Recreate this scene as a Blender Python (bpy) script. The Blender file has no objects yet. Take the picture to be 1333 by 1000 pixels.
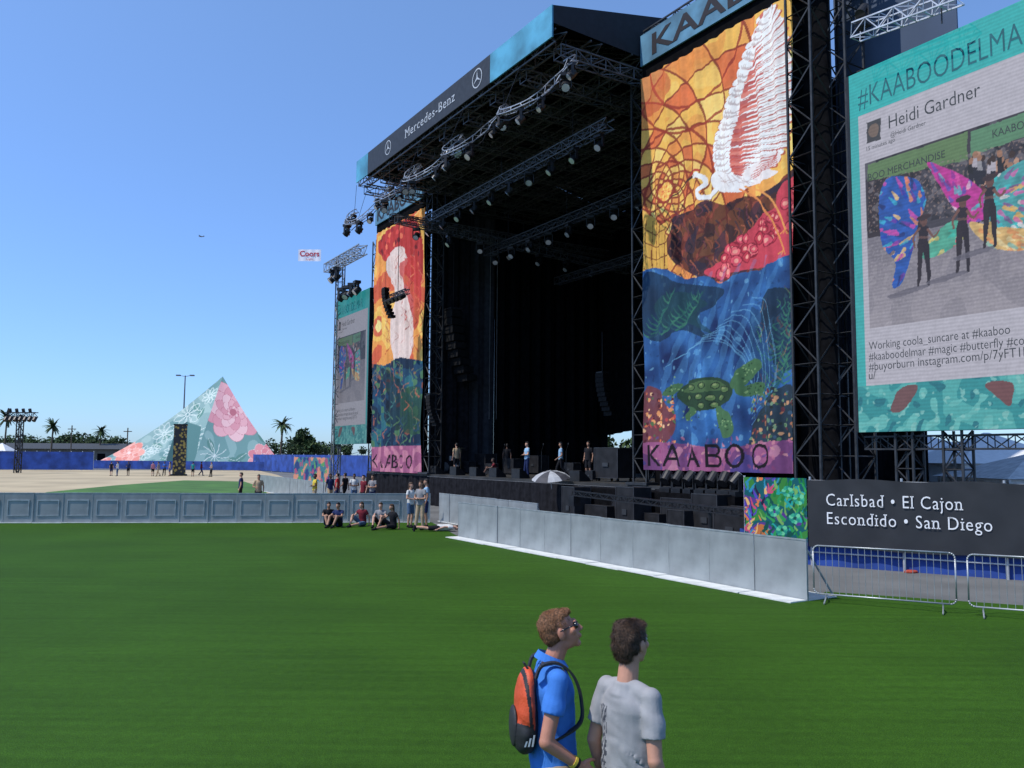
import bpy, bmesh, math, random
import numpy as np
from mathutils import Vector, Matrix
from mathutils import noise as nzz
random.seed(7); np.random.seed(7)
R=math.radians
SC=bpy.context.scene; COL=SC.collection
# ------------------------------------------------------------------ camera model
F=1075.0; CAM=Vector((0,0,2.8)); p_=math.atan(93.2/F); r_=R(0.4)
fw=Vector((0,math.cos(p_),math.sin(p_))); u0=Vector((0,-math.sin(p_),math.cos(p_))); r0=Vector((1,0,0))
rt=r0*math.cos(r_)+u0*math.sin(r_); up=-r0*math.sin(r_)+u0*math.cos(r_)
cd=bpy.data.cameras.new('camera'); cam=bpy.data.objects.new('camera',cd); COL.objects.link(cam)
cam.matrix_world=Matrix(((rt.x,up.x,-fw.x,CAM.x),(rt.y,up.y,-fw.y,CAM.y),(rt.z,up.z,-fw.z,CAM.z),(0,0,0,1)))
cd.sensor_width=36; cd.lens=36*F/1333; cd.clip_end=6000; cd.clip_start=0.1
SC.camera=cam
def ray(px,py): return fw+rt*((px-666.5)/F)+up*((500-py)/F)
def ground(px,py,z=0.0):
    d=ray(px,py); k=(z-CAM.z)/d.z; return CAM+d*k
def atY(px,py,Y):
    d=ray(px,py); return CAM+d*(Y/d.y)
def gY(px,Y,z=0.0):
    d=ray(px,590); k=Y/d.y; return Vector((d.x*k,Y,z))
def frame(o,x):
    x=Vector((x.x,x.y,0)).normalized(); y=Vector((-x.y,x.x,0))
    return Matrix(((x.x,y.x,0,o.x),(x.y,y.y,0,o.y),(0,0,1,o.z),(0,0,0,1)))
def pl(M,px,py,b=0.0):
    Mi=M.inverted(); o=Mi@CAM; d=Mi.to_3x3()@ray(px,py); k=(b-o.y)/d.y
    q=o+d*k; return (q.x,q.z)
P0=ground(700,675); vd=ray(-4,588.5); SM=frame(P0,Vector((-vd.x,-vd.y,0)))
# ------------------------------------------------------------------ materials
_m={}
def lin(c): 
    return tuple(((x/255)/12.92 if x/255<=0.04045 else ((x/255+.055)/1.055)**2.4) for x in c)
def mat(name,col=(.5,.5,.5),rough=.6,metal=0.,var=.15,scale=4.,bump=0.,bscale=40.,col2=None,spec=.4,detail=4):
    if name in _m: return _m[name]
    m=bpy.data.materials.new(name); m.use_nodes=True; nt=m.node_tree; b=nt.nodes['Principled BSDF']
    b.inputs['Roughness'].default_value=rough; b.inputs['Metallic'].default_value=metal
    b.inputs['Specular IOR Level'].default_value=spec
    tc=nt.nodes.new('ShaderNodeTexCoord')
    n=nt.nodes.new('ShaderNodeTexNoise'); n.inputs['Scale'].default_value=scale; n.inputs['Detail'].default_value=detail
    nt.links.new(tc.outputs['Object'],n.inputs['Vector'])
    cr=nt.nodes.new('ShaderNodeValToRGB')
    c2=col2 if col2 else tuple(min(1,x*(1+var)) for x in col); c1=col if col2 else tuple(x*(1-var) for x in col)
    cr.color_ramp.elements[0].position=.35; cr.color_ramp.elements[1].position=.65
    cr.color_ramp.elements[0].color=(*c1,1); cr.color_ramp.elements[1].color=(*c2,1)
    nt.links.new(n.outputs['Fac'],cr.inputs['Fac']); nt.links.new(cr.outputs['Color'],b.inputs['Base Color'])
    if bump>0:
        n2=nt.nodes.new('ShaderNodeTexNoise'); n2.inputs['Scale'].default_value=bscale; n2.inputs['Detail'].default_value=3
        nt.links.new(tc.outputs['Object'],n2.inputs['Vector'])
        bp=nt.nodes.new('ShaderNodeBump'); bp.inputs['Strength'].default_value=bump; bp.inputs['Distance'].default_value=.02
        nt.links.new(n2.outputs['Fac'],bp.inputs['Height']); nt.links.new(bp.outputs['Normal'],b.inputs['Normal'])
    _m[name]=m; return m
def attrmat(name,rough=.8,emit=0.):
    if name in _m: return _m[name]
    m=bpy.data.materials.new(name); m.use_nodes=True; nt=m.node_tree; b=nt.nodes['Principled BSDF']
    a=nt.nodes.new('ShaderNodeAttribute'); a.attribute_name='Col'
    b.inputs['Roughness'].default_value=rough; b.inputs['Specular IOR Level'].default_value=.15
    if emit:
        b.inputs['Base Color'].default_value=(.02,.02,.02,1)
        tc=nt.nodes.new('ShaderNodeTexCoord'); w=nt.nodes.new('ShaderNodeTexWave'); w.bands_direction='Z'
        w.inputs['Scale'].default_value=3.2; w.inputs['Distortion'].default_value=1.2; w.inputs['Detail'].default_value=1
        nt.links.new(tc.outputs['Object'],w.inputs['Vector'])
        mr=nt.nodes.new('ShaderNodeMapRange'); mr.inputs['To Min'].default_value=.86*emit; mr.inputs['To Max'].default_value=1.0*emit
        nt.links.new(w.outputs['Fac'],mr.inputs['Value'])
        nt.links.new(a.outputs['Color'],b.inputs['Emission Color']); nt.links.new(mr.outputs['Result'],b.inputs['Emission Strength'])
    else:
        nt.links.new(a.outputs['Color'],b.inputs['Base Color'])
    _m[name]=m; return m
BLACK=mat('black fabric',(.006,.006,.007),.95,var=.3,spec=.02)
DARKC=mat('charcoal curtain',(.014,.014,.017),.9,var=.3,spec=.05)
GREYC=mat('grey curtain',(.04,.042,.05),.9,var=.2,spec=.1)
BLKM=mat('black metal',(.018,.018,.02),.45,.3,var=.3)
DKM=mat('dark truss metal',(.036,.038,.042),.5,.3,var=.3)
RFM=mat('roof truss metal',(.085,.088,.096),.5,.2,var=.3)
ALU=mat('aluminium truss',(.5,.51,.53),.4,.4,var=.2)
SRP=mat('winding truss metal',(.34,.35,.37),.4,.4,var=.4,scale=2)
GALV=mat('galvanised sheet',(.27,.29,.295),.55,.2,var=.16,scale=1.6,bump=.06,bscale=50)
GALV2=mat('galvanised frame',(.36,.38,.39),.42,.5,var=.2,scale=3)
PLATE=mat('floor plate',(.64,.65,.62),.5,.1,var=.14,scale=3,bump=.15,bscale=90)
SLATE=mat('slate scrim',(.055,.08,.13),.85,var=.12,scale=.6)
BLUEF=mat('blue fence mesh',(.02,.06,.27),.8,var=.35,scale=.8)
WHITE=mat('white canvas',(.75,.75,.74),.75,var=.06)
WTXT=mat('white lettering',(.78,.78,.78),.6,var=.03)
BTXT=mat('black lettering',(.012,.01,.015),.7,var=.1)
SILV=mat('silver lettering',(.5,.52,.54),.5,.2,var=.05)
LENS=mat('lamp lens',(.5,.54,.6),.15,.4,var=.1)
# ------------------------------------------------------------------ mesh helpers
class MB:
    def __init__(s): s.v=[];s.f=[];s.m=[]
    def add(s,vs,fs,m=0):
        o=len(s.v); s.v+= [tuple(v) for v in vs]; s.f+=[tuple(i+o for i in f) for f in fs]; s.m+=[m]*len(fs); return s
    def box(s,x0,x1,y0,y1,z0,z1,m=0):
        return s.add([(x0,y0,z0),(x1,y0,z0),(x1,y1,z0),(x0,y1,z0),(x0,y0,z1),(x1,y0,z1),(x1,y1,z1),(x0,y1,z1)],
          [(0,3,2,1),(4,5,6,7),(0,1,5,4),(1,2,6,5),(2,3,7,6),(3,0,4,7)],m)
    def bar(s,p,q,r,m=0,n=4,r2=None,caps=True):
        p=Vector(p);q=Vector(q);d=(q-p)
        if d.length<1e-6: return s
        d.normalize(); a=Vector((0,0,1)) if abs(d.z)<.9 else Vector((1,0,0)); x=d.cross(a).normalized(); y=d.cross(x)
        r2=r if r2 is None else r2; vs=[]
        for c,rr in ((p,r),(q,r2)):
            for i in range(n):
                t=2*math.pi*(i+.5)/n; vs.append(c+x*math.cos(t)*rr+y*math.sin(t)*rr)
        fs=[(i,(i+1)%n,n+(i+1)%n,n+i) for i in range(n)]
        if caps: fs+=[tuple(range(n))[::-1],tuple(range(n,2*n))]
        return s.add(vs,fs,m)
    def path(s,pts,r,m=0,n=6,r2=None):
        for i in range(len(pts)-1):
            ra=r if r2 is None else r+(r2-r)*i/(len(pts)-1); rb=r if r2 is None else r+(r2-r)*(i+1)/(len(pts)-1)
            s.bar(pts[i],pts[i+1],ra,m,n,rb)
        return s
    def sph(s,c,rx,ry,rz,seg=12,rings=8,m=0,Rm=None):
        vs=[];c=Vector(c)
        for j in range(rings+1):
            ph=math.pi*j/rings
            for i in range(seg):
                t=2*math.pi*i/seg; v=Vector((rx*math.sin(ph)*math.cos(t),ry*math.sin(ph)*math.sin(t),rz*math.cos(ph)))
                if Rm: v=Rm@v
                vs.append(c+v)
        fs=[(j*seg+i,(j+1)*seg+i,(j+1)*seg+(i+1)%seg,j*seg+(i+1)%seg) for j in range(rings) for i in range(seg)]
        return s.add(vs,fs,m)
    def loft(s,rings,n=20):
        vs=[];m=len(rings)
        for c,rx,ry in rings:
            for i in range(n):
                t=2*math.pi*i/n; vs.append(Vector(c)+Vector((rx*math.cos(t),ry*math.sin(t),0)))
        fs=[(j*n+i,j*n+(i+1)%n,(j+1)*n+(i+1)%n,(j+1)*n+i) for j in range(m-1) for i in range(n)]+[tuple(range(n))[::-1],tuple(range((m-1)*n,m*n))]
        return s.add(vs,fs)
    def cap(s,p,q,r,r2=None,n=12,flat=False):
        r2=r if r2 is None else r2
        s.bar(p,q,r,0,n,r2)
        if not flat: s.sph(p,r,r,r,n,8); s.sph(q,r2,r2,r2,n,8)
        return s
    def truss(s,p,q,w,step,r,m=0,h=None):
        p=Vector(p);q=Vector(q);d=(q-p);L=d.length;d.normalize(); h=h or w
        a=Vector((0,0,1)) if abs(d.z)<.9 else Vector((1,0,0)); x=d.cross(a).normalized()*w/2; y=d.cross(x).normalized()*h/2
        cs=[x+y,x-y,-x-y,-x+y]
        for c in cs: s.bar(p+c,q+c,r*1.3,m)
        n=max(1,int(round(L/step)))
        for i in range(n):
            a0=p+d*(L*i/n); a1=p+d*(L*(i+1)/n)
            for k in range(4):
                c0=cs[k];c1=cs[(k+1)%4]
                if (i+k)%2: c0,c1=c1,c0
                s.bar(a0+c0,a1+c1,r*.75,m,3,caps=False)
                s.bar(a0+cs[k],a0+cs[(k+1)%4],r*.7,m,3,caps=False)
        return s
    def poly(s,pts,m=0): return s.add(pts,[tuple(range(len(pts)))],m)
    def mesh(s,name,mats,smooth=False):
        me=bpy.data.meshes.new(name); me.from_pydata(s.v,[],s.f)
        for m in (mats if isinstance(mats,(list,tuple)) else [mats]): me.materials.append(m)
        if any(s.m): me.polygons.foreach_set('material_index',s.m)
        if smooth: me.polygons.foreach_set('use_smooth',[True]*len(me.polygons))
        me.update(); return me
    def build(s,name,mats,parent=None,M=None,smooth=False):
        return link(name,s.mesh(name,mats,smooth),parent,M)
def link(name,me,parent=None,M=None):
    o=bpy.data.objects.new(name,me); COL.objects.link(o)
    if parent: o.parent=parent
    if M is not None: o.matrix_local=M
    return o
def T(o,label=None,cat=None,group=None,kind=None):
    if label: o['label']=label
    if cat: o['category']=cat
    if group: o['group']=group
    if kind: o['kind']=kind
    return o
def thing(name,label,cat,M=None,group=None):
    o=bpy.data.objects.new(name,None); COL.objects.link(o); o.empty_display_size=.2
    if M is not None: o.matrix_world=M
    return T(o,label,cat,group)
def TM(x,y,z,rz=0,s=1.0): return Matrix.Translation((x,y,z))@Matrix.Rotation(rz,4,'Z')@Matrix.Scale(s,4)
def dup(root,M,label=None,group=None):
    r=root.copy(); COL.objects.link(r); r.matrix_world=M
    if label: r['label']=label
    if group: r['group']=group
    for ch in list(root.children):
        c=ch.copy(); COL.objects.link(c); c.parent=r
        for g in ch.children:
            e=g.copy(); COL.objects.link(e); e.parent=c
    return r
def gridmesh(name,P,mats,parent=None,colors=None,smooth=True,M=None):
    ny,nx,_=P.shape; me=bpy.data.meshes.new(name)
    idx=np.arange(nx*ny).reshape(ny,nx)
    q=np.stack([idx[:-1,:-1],idx[:-1,1:],idx[1:,1:],idx[1:,:-1]],-1).reshape(-1,4)
    me.vertices.add(nx*ny); me.vertices.foreach_set('co',P.reshape(-1).astype(np.float32))
    me.loops.add(q.size); me.loops.foreach_set('vertex_index',q.reshape(-1).astype(np.int32))
    me.polygons.add(len(q)); me.polygons.foreach_set('loop_start',(np.arange(len(q))*4).astype(np.int32)); me.polygons.foreach_set('loop_total',np.full(len(q),4,np.int32))
    me.polygons.foreach_set('use_smooth',[smooth]*len(q)); me.update(calc_edges=True); me.validate()
    if colors is not None:
        a=me.color_attributes.new('Col','FLOAT_COLOR','POINT'); c=np.ones((nx*ny,4),np.float32); c[:,:3]=colors; a.data.foreach_set('color',c.reshape(-1))
    me.materials.append(mats); return link(name,me,parent,M)
def rawtext(body,bold=0.,serif=False):
    cu=bpy.data.curves.new('t','FONT'); cu.body=body; cu.offset=bold; cu.resolution_u=3
    if serif: cu.space_character=1.12
    o=bpy.data.objects.new('t',cu); COL.objects.link(o); bpy.context.view_layer.update()
    me=bpy.data.meshes.new_from_object(o.evaluated_get(bpy.context.evaluated_depsgraph_get()))
    bpy.data.objects.remove(o)
    vs=[tuple(v.co) for v in me.vertices]; fs=[tuple(p.vertices) for p in me.polygons]
    if serif:
        bm=bmesh.new(); bm.from_mesh(me); bmesh.ops.remove_doubles(bm,verts=bm.verts,dist=1e-5)
        for e in bm.edges:
            if len(e.link_faces)!=1: continue
            a,b=e.verts[0].co,e.verts[1].co; L=abs(a.x-b.x)
            if abs(a.y-b.y)<.004 and .04<L<.17 and a.y>-.03 and not (.08<a.y<.36):
                fy=e.link_faces[0].calc_center_median().y; sgn=1 if fy>a.y else -1; cx=(a.x+b.x)/2; y=a.y; w=L/2+.075; o_=len(vs)
                vs+=[(cx-w,y,0),(cx+w,y,0),(cx+w,y+.04*sgn,0),(cx+L/2,y+.08*sgn,0),(cx-L/2,y+.08*sgn,0),(cx-w,y+.04*sgn,0)]; fs.append(tuple(range(o_,o_+6)) if sgn>0 else tuple(range(o_,o_+6))[::-1])
        bm.free()
    bpy.data.meshes.remove(me); return vs,fs
def text(body,parent,x0,z0,w,h,m,b=-.02,name='lettering',bold=.0,rise=0.,serif=False):
    vs,fs=rawtext(body,bold,serif); xs=[v[0] for v in vs]; xa,xb=min(xs),max(xs)
    vs=[(x0+(v[0]-xa)/(xb-xa)*w,b,z0+v[1]*h/.7+rise*(v[0]-xa)/(xb-xa)) for v in vs]
    me=bpy.data.meshes.new(name); me.from_pydata(vs,[],fs); me.materials.append(m); return link(name,me,parent)
# ------------------------------------------------------------------ painter
def catm(P,closed,n=6):
    P=[np.array(p,float) for p in P]; out=[]; N=len(P); rng=range(N if closed else N-1)
    for i in rng:
        if closed: a,b,c,d=P[i-1],P[i],P[(i+1)%N],P[(i+2)%N]
        else: a,b,c,d=P[max(i-1,0)],P[i],P[i+1],P[min(i+2,N-1)]
        for k in range(n):
            t=k/n; out.append(.5*((2*b)+(c-a)*t+(2*a-5*b+4*c-d)*t*t+(3*b-a-3*c+d)*t**3))
    if not closed: out.append(P[-1])
    return out
class Paint:
    def __init__(s,X,Y,mp=None): s.X=X.reshape(-1).copy();s.Y=Y.reshape(-1).copy();s.C=np.zeros((s.X.size,3));s.mp=mp or (lambda p:p);s.X0=s.X.copy();s.Y0=s.Y.copy()
    def noise(s,f,seed=0):
        rs=np.random.RandomState(seed); o=0
        for k in range(7):
            a=rs.rand()*6.28; g=f*(.6+rs.rand()*1.8); o=o+np.sin(g*(s.X*math.cos(a)+s.Y*math.sin(a))+rs.rand()*6.28+1.5*np.sin(g*.6*(s.X*math.sin(a)-s.Y*math.cos(a))+rs.rand()*6))
        return o/7*1.6
    def warp(s,amp,f):
        a=s.noise(f,101)*amp; b=s.noise(f,102)*amp; a2=s.noise(f*3,103)*amp*.4; s.X=s.X+a+a2; s.Y=s.Y+b-a2
    def put(s,mask,c,al=1.):
        c=np.array(lin(c)); s.C[mask]=s.C[mask]*(1-al)+c*al
    def pm(s,p,closed=True,smooth=True):
        q=[s.mp(k) for k in p]
        if smooth: q=catm(q,closed)
        q=np.array(q); X,Y=s.X,s.Y
        bb=np.where((X>=q[:,0].min())&(X<=q[:,0].max())&(Y>=q[:,1].min())&(Y<=q[:,1].max()))[0]
        x=X[bb];y=Y[bb];ins=np.zeros(bb.size,bool)
        for i in range(len(q)):
            x1,y1=q[i-1];x2,y2=q[i]
            if y1==y2: continue
            c=((y1>y)!=(y2>y))&(x<(x2-x1)*(y-y1)/(y2-y1)+x1); ins^=c
        m=np.zeros(X.size,bool); m[bb[ins]]=True; return m
    def poly(s,p,c,al=1.,smooth=True,edge=None,ew=.05):
        s.put(s.pm(p,True,smooth),c,al)
        if edge: s.line(list(p)+[p[0]],ew,edge,smooth=smooth)
    def line(s,p,w,c,al=1.,smooth=True,w2=None):
        q=[s.mp(k) for k in p]
        if smooth: q=catm(q,False,5)
        q=np.array(q);X,Y=s.X,s.Y;w2=w if w2 is None else w2;W_=max(w,w2);m=np.zeros(X.size,bool)
        bb=np.where((X>=q[:,0].min()-W_)&(X<=q[:,0].max()+W_)&(Y>=q[:,1].min()-W_)&(Y<=q[:,1].max()+W_))[0]
        x=X[bb];y=Y[bb];hit=np.zeros(bb.size,bool);n=len(q)-1
        for i in range(n):
            ax,ay=q[i];dx,dy=q[i+1]-q[i];L=dx*dx+dy*dy+1e-12
            t=np.clip(((x-ax)*dx+(y-ay)*dy)/L,0,1); ww=w+(w2-w)*(i+t)/n
            hit|=((x-ax-t*dx)**2+(y-ay-t*dy)**2)<(ww/2)**2
        m[bb[hit]]=True; s.put(m,c,al)
    def ell(s,c,rx,ry,col,rot=0,al=1.):
        cx,cy=s.mp(c);X=s.X-cx;Y=s.Y-cy;ca,sa=math.cos(rot),math.sin(rot);u=X*ca+Y*sa;v=-X*sa+Y*ca
        s.put((u/rx)**2+(v/ry)**2<1,col,al)
    def text(s,body,x0,z0,w,h,col,bold=0.,gap=0.):
        n=len(body); cw=w/n; m=np.zeros(s.X.size,bool)
        for i,ch in enumerate(body):
            vs,fs=rawtext(ch,bold); xs=[v[0] for v in vs];xa,xb=min(xs),max(xs); lw=cw*(1-gap)
            V_=np.array([(x0+i*cw+(v[0]-xa)/(xb-xa)*lw,z0+v[1]*h/.7) for v in vs])
            for f in fs:
                for k in range(1,len(f)-1):
                    a,b,c=V_[f[0]],V_[f[k]],V_[f[k+1]]; lo=np.minimum(np.minimum(a,b),c);hi=np.maximum(np.maximum(a,b),c)
                    bb=np.where((s.X0>=lo[0])&(s.X0<=hi[0])&(s.Y0>=lo[1])&(s.Y0<=hi[1]))[0]
                    if bb.size==0: continue
                    x=s.X0[bb];y=s.Y0[bb]
                    e=[(q[0]-p[0])*(y-p[1])-(q[1]-p[1])*(x-p[0]) for p,q in ((a,b),(b,c),(c,a))]
                    ins=((e[0]>=-1e-9)&(e[1]>=-1e-9)&(e[2]>=-1e-9))|((e[0]<=1e-9)&(e[1]<=1e-9)&(e[2]<=1e-9)); m[bb[ins]]=True
        s.put(m,col)
# ------------------------------------------------------------------ world + sun
EL=R(55)
SUN=Vector((-.90,-.34,0)).normalized()*math.cos(EL)+Vector((0,0,math.sin(EL)))
w=bpy.data.worlds.new('World'); SC.world=w; w.use_nodes=True; nt=w.node_tree
sk=nt.nodes.new('ShaderNodeTexSky'); sk.sky_type='NISHITA'; sk.sun_disc=False; sk.sun_elevation=EL; sk.sun_rotation=math.atan2(SUN.x,SUN.y)
sk.air_density=1.0; sk.dust_density=.3; sk.ozone_density=2.0
tcw=nt.nodes.new('ShaderNodeTexCoord'); sx=nt.nodes.new('ShaderNodeSeparateXYZ'); nt.links.new(tcw.outputs['Generated'],sx.inputs[0])
rw=nt.nodes.new('ShaderNodeValToRGB'); e=rw.color_ramp.elements; e[0].position=0; e[0].color=(.36,.53,.88,1); e[1].position=.5; e[1].color=(.72,.84,1.0,1)
nt.links.new(sx.outputs['Z'],rw.inputs['Fac'])
mx=nt.nodes.new('ShaderNodeMix'); mx.data_type='RGBA'; mx.blend_type='MULTIPLY'; mx.inputs['Factor'].default_value=1
nt.links.new(sk.outputs['Color'],mx.inputs[6]); nt.links.new(rw.outputs['Color'],mx.inputs[7])
nt.links.new(mx.outputs[2],nt.nodes['Background'].inputs['Color']); nt.nodes['Background'].inputs['Strength'].default_value=.215
ld=bpy.data.lights.new('sun','SUN'); ld.energy=4.1; ld.angle=R(.5); ld.color=(1,.95,.87)
lo=bpy.data.objects.new('sun',ld); COL.objects.link(lo); lo.rotation_euler=SUN.to_track_quat('Z','Y').to_euler()
SC.view_settings.view_transform='Standard'
try: SC.view_settings.look='None'
except: pass
# ------------------------------------------------------------------ ground
GZ=.012
asph=mat('worn asphalt',(.13,.13,.125),.9,var=.2,scale=.5,bump=.2,bscale=30)
o=MB().poly([(-2500,-60,0),(2500,-60,0),(2500,3500,0),(-2500,3500,0)]).build('ground',asph); T(o,'grey asphalt ground running to the horizon','ground',kind='structure')
tm=bpy.data.materials.new('artificial turf'); tm.use_nodes=True; nt=tm.node_tree; b=nt.nodes['Principled BSDF']; b.inputs['Roughness'].default_value=.8; b.inputs['Specular IOR Level'].default_value=.08
tc=nt.nodes.new('ShaderNodeTexCoord')
def nz(scale,det,st=None):
    n=nt.nodes.new('ShaderNodeTexNoise'); n.inputs['Scale'].default_value=scale; n.inputs['Detail'].default_value=det
    mp=nt.nodes.new('ShaderNodeMapping'); nt.links.new(tc.outputs['Object'],mp.inputs['Vector']); nt.links.new(mp.outputs['Vector'],n.inputs['Vector'])
    if st: mp.inputs['Scale'].default_value=st; mp.inputs['Rotation'].default_value=(0,0,R(28))
    return n
def ramp(n,e):
    c=nt.nodes.new('ShaderNodeValToRGB'); el=c.color_ramp.elements
    el[0].position,el[0].color=e[0][0],(*e[0][1],1); el[1].position,el[1].color=e[1][0],(*e[1][1],1)
    nt.links.new(n.outputs['Fac'],c.inputs['Fac']); return c
def mul(a,b_):
    m=nt.nodes.new('ShaderNodeMix'); m.data_type='RGBA'; m.blend_type='MULTIPLY'; m.inputs['Factor'].default_value=1
    nt.links.new(a.outputs[0],m.inputs[6]); nt.links.new(b_.outputs[0],m.inputs[7]); 
    class O: outputs=[m.outputs[2]]
    return O
c1=ramp(nz(75,3),[(.34,(.020,.062,.005)),(.66,(.052,.128,.012))])
c2=ramp(nz(.3,3),[(.3,(.84,.84,.84)),(.7,(1.1,1.1,1.05))])
c3=ramp(nz(1.0,3,st=(.25,6,1)),[(.3,(.86,.86,.86)),(.7,(1.08,1.08,1.08))])
c4=ramp(nz(9,4),[(.3,(.86,.86,.86)),(.7,(1.07,1.08,1.03))])
mm=mul(mul(mul(c1,c2),c3),c4); nt.links.new(mm.outputs[0],b.inputs['Base Color'])
bn=nz(110,3); bp=nt.nodes.new('ShaderNodeBump'); bp.inputs['Strength'].default_value=.6; bp.inputs['Distance'].default_value=.02
nt.links.new(bn.outputs['Fac'],bp.inputs['Height']); nt.links.new(bp.outputs['Normal'],b.inputs['Normal'])
A=ground(562,680.5); B=ground(597,699); C_=ground(1053,783); D=ground(1075,771); E=ground(1333,789)
E2=D+(E-D)*4
tv=[(-70,-20,GZ),(30,-20,GZ),(E2.x,E2.y,GZ),(D.x,D.y,GZ),(C_.x,C_.y,GZ),(B.x,B.y,GZ),(A.x,A.y,GZ),(-70,A.y+.3,GZ)]
o=MB().poly(tv).build('lawn',tm); T(o,'bright green artificial turf filling the foreground','turf',kind='structure')
sand=mat('dry sand',(.42,.34,.21),.95,var=.18,scale=.15,bump=.2,bscale=8)
q=[ground(-500,622),ground(-400,611),ground(335,612.5),ground(360,618),ground(420,640),ground(300,668),ground(-500,668)]
o=MB().poly([(v.x,v.y,.004) for v in q]).build('sand',sand); T(o,'pale tan sandy ground beyond the left barrier','sand',kind='structure')
fg=mat('far grass',(.055,.14,.02),.9,var=.25,scale=.4)
q=[ground(60,641),ground(150,632),ground(240,625.5),ground(318,627),ground(345,636),ground(352,655),ground(30,655)]
o=MB().poly([(v.x,v.y,.008) for v in q]).build('grass_patch',fg); T(o,'green grass patch on the sand beyond the left barrier','grass',kind='structure')
# ------------------------------------------------------------------ crowd barriers
def panel_proto(name,wd,label,group,plate=.55,inner=False):
    t=thing(name,label,'barrier',TM(0,0,0),group)
    MB().box(.006,wd-.006,-.012,.012,.03,1.17).build('sheet',GALV,t)
    f=MB(); f.box(0,wd,-.02,.03,1.17,1.2); f.box(0,.012,-.016,.028,.0,1.17); f.box(wd-.012,wd,-.016,.028,0,1.17)
    if inner:
        f.box(.14,wd-.14,-.035,-.0125,.88,.92);f.box(.14,wd-.14,-.035,-.0125,.28,.32);f.box(.14,.18,-.035,-.0125,.32,.88);f.box(wd-.18,wd-.14,-.035,-.0125,.32,.88)
    f.build('frame',GALV2,t)
    p=MB().box(.006,wd-.006,-plate,-.03,.012,.034); p.box(.006,wd-.006,.03,.9,.012,.034); p.build('floor_plate',PLATE,t)
    for x in (.06,wd-.06): MB().bar((x,.03,1.05),(x,.85,.05),.02).build('brace',GALV2,t)
    return t
def run(proto,p,q,n,label,group):
    d=(q-p)/n; L=d.length; rz=math.atan2(d.y,d.x)
    for i in range(n):
        c=p+d*i; jx=random.uniform(-.014,.014); M=TM(c.x-jx*d.y/L,c.y+jx*d.x/L,random.uniform(0,.012),rz+random.uniform(-.012,.012))
        if i==0: proto.matrix_world=M; proto['label']=label; proto['group']=group
        else: dup(proto,M,label,group)
def brow(p,q,n,label,group,plate,inner=False): run(panel_proto('crowd_barrier',(q-p).length/n-.004,'x','x',plate,inner),p,q,n,label,group)
brow(ground(-75,681.5),ground(560,680.5),17,'grey steel crowd barrier panel in the long straight row across the far left lawn edge','barrier panels along the far lawn edge',.12,True)
brow(ground(597,699.5),ground(1052,783.5),11,'grey steel crowd barrier panel with white floor plate in the slanting row before the stage','barrier panels of the slanting row',.5)
brow(ground(572,679),ground(700,702),8,'grey barrier panel in the rear row between standing group and stage','barrier panels of the rear pit row',.1)
brow(gY(338,64),gY(436,46),10,'pale barrier panel in the distant slanting row right of the sand','barrier panels of the distant row',.1)
def rack(p,q,label):
    d=q-p; L=d.length; t=thing('steel_barricade',label,'barrier',TM(p.x,p.y,GZ,math.atan2(d.y,d.x)))
    f=MB(); r=.1; z0,z1=.16,1.08; pts=[]
    for cx,cz,a0 in ((L-r,z1-r,0),(r,z1-r,90),(r,z0+r,180),(L-r,z0+r,270)):
        for k in range(5): a=R(a0+k*22.5); pts.append((cx+r*math.cos(a),0,cz+r*math.sin(a)))
    f.path(pts+[pts[0]],.016,n=8); f.build('frame',GALV2,t,smooth=True)
    nb=int(L/.115)
    for i in range(1,nb): x=L*i/nb; MB().bar((x,0,z0),(x,0,z1),.0055,n=6).build('bar',GALV2,t)
    for x in (.22,L-.22):
        m=MB(); m.path([(x,0,z0),(x,-.0,.1),(x,-.3,.02)],.014,n=6); m.path([(x,0,.1),(x,.3,.02)],.014,n=6); m.build('foot',GALV2,t)
rack(ground(1060,784),ground(1246,800),'galvanised bar barricade next to the end of the slanting barrier row')
rack(ground(1262,802),ground(1500,822),'galvanised bar barricade at the right edge of the photo')
# ------------------------------------------------------------------ stage deck & structure
DZ=1.72
def SMt(a,b,z,rz=0,s=1.0): return SM@TM(a,b,z,rz,s)
apx=lambda px,b=0,py=600: pl(SM,px,py,b)[0]
aL=apx(478); aR=14.0
t=thing('stage_deck','long black raised stage deck with cloth skirt under the big roof','stage',SM)
MB().box(aL,aR,0,16,DZ-.12,DZ).build('deck',mat('deck ply',(.03,.029,.028),.6,var=.4,scale=1),t)
nx=500; X=np.linspace(aL,aR,nx); P=np.zeros((2,nx,3)); P[:,:,0]=X
rp=.05*np.sin(X*9)+.03*np.sin(X*23+1); P[0,:,1]=-.05+rp; P[1,:,1]=-.03; P[0,:,2]=.0; P[1,:,2]=DZ-.13
gridmesh('skirt',P,DARKC,t)
MB().box(aR-.05,aR,.06,16,0,DZ-.13).build('side_skirt',BLACK,t)
def tower(a,b,w_,top,label,m=DKM,step=.9,z0=0.):
    t=thing('truss_tower',label,'tower',SMt(a,b,0))
    MB().truss((0,0,z0+.1),(0,0,top),w_,step,.035).build('truss',m,t)
    MB().box(-w_*.8,w_*.8,-w_*.8,w_*.8,z0,z0+.1).build('base_plate',m,t)
tower(apx(830),.5,.75,18.0,'black truss tower on the left side of the large bird banner',z0=DZ)
tower(apx(551)+.3,.4,.75,18.0,'black truss tower on the right side of the left banner',z0=DZ)
tower(apx(1062),.1,.9,23,'tall black ladder truss tower between bird banner and large screen')
tower(apx(1085),.9,.9,23,'second tall black truss tower directly left of the large screen')
tower(apx(437),0,.5,17.2,'slim grey truss tower at the far left end of the stage',m=mat('grey truss',(.16,.165,.17),.5,.4))
tower(apx(478),.5,.6,17.2,'black truss tower between left screen and left banner')
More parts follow.
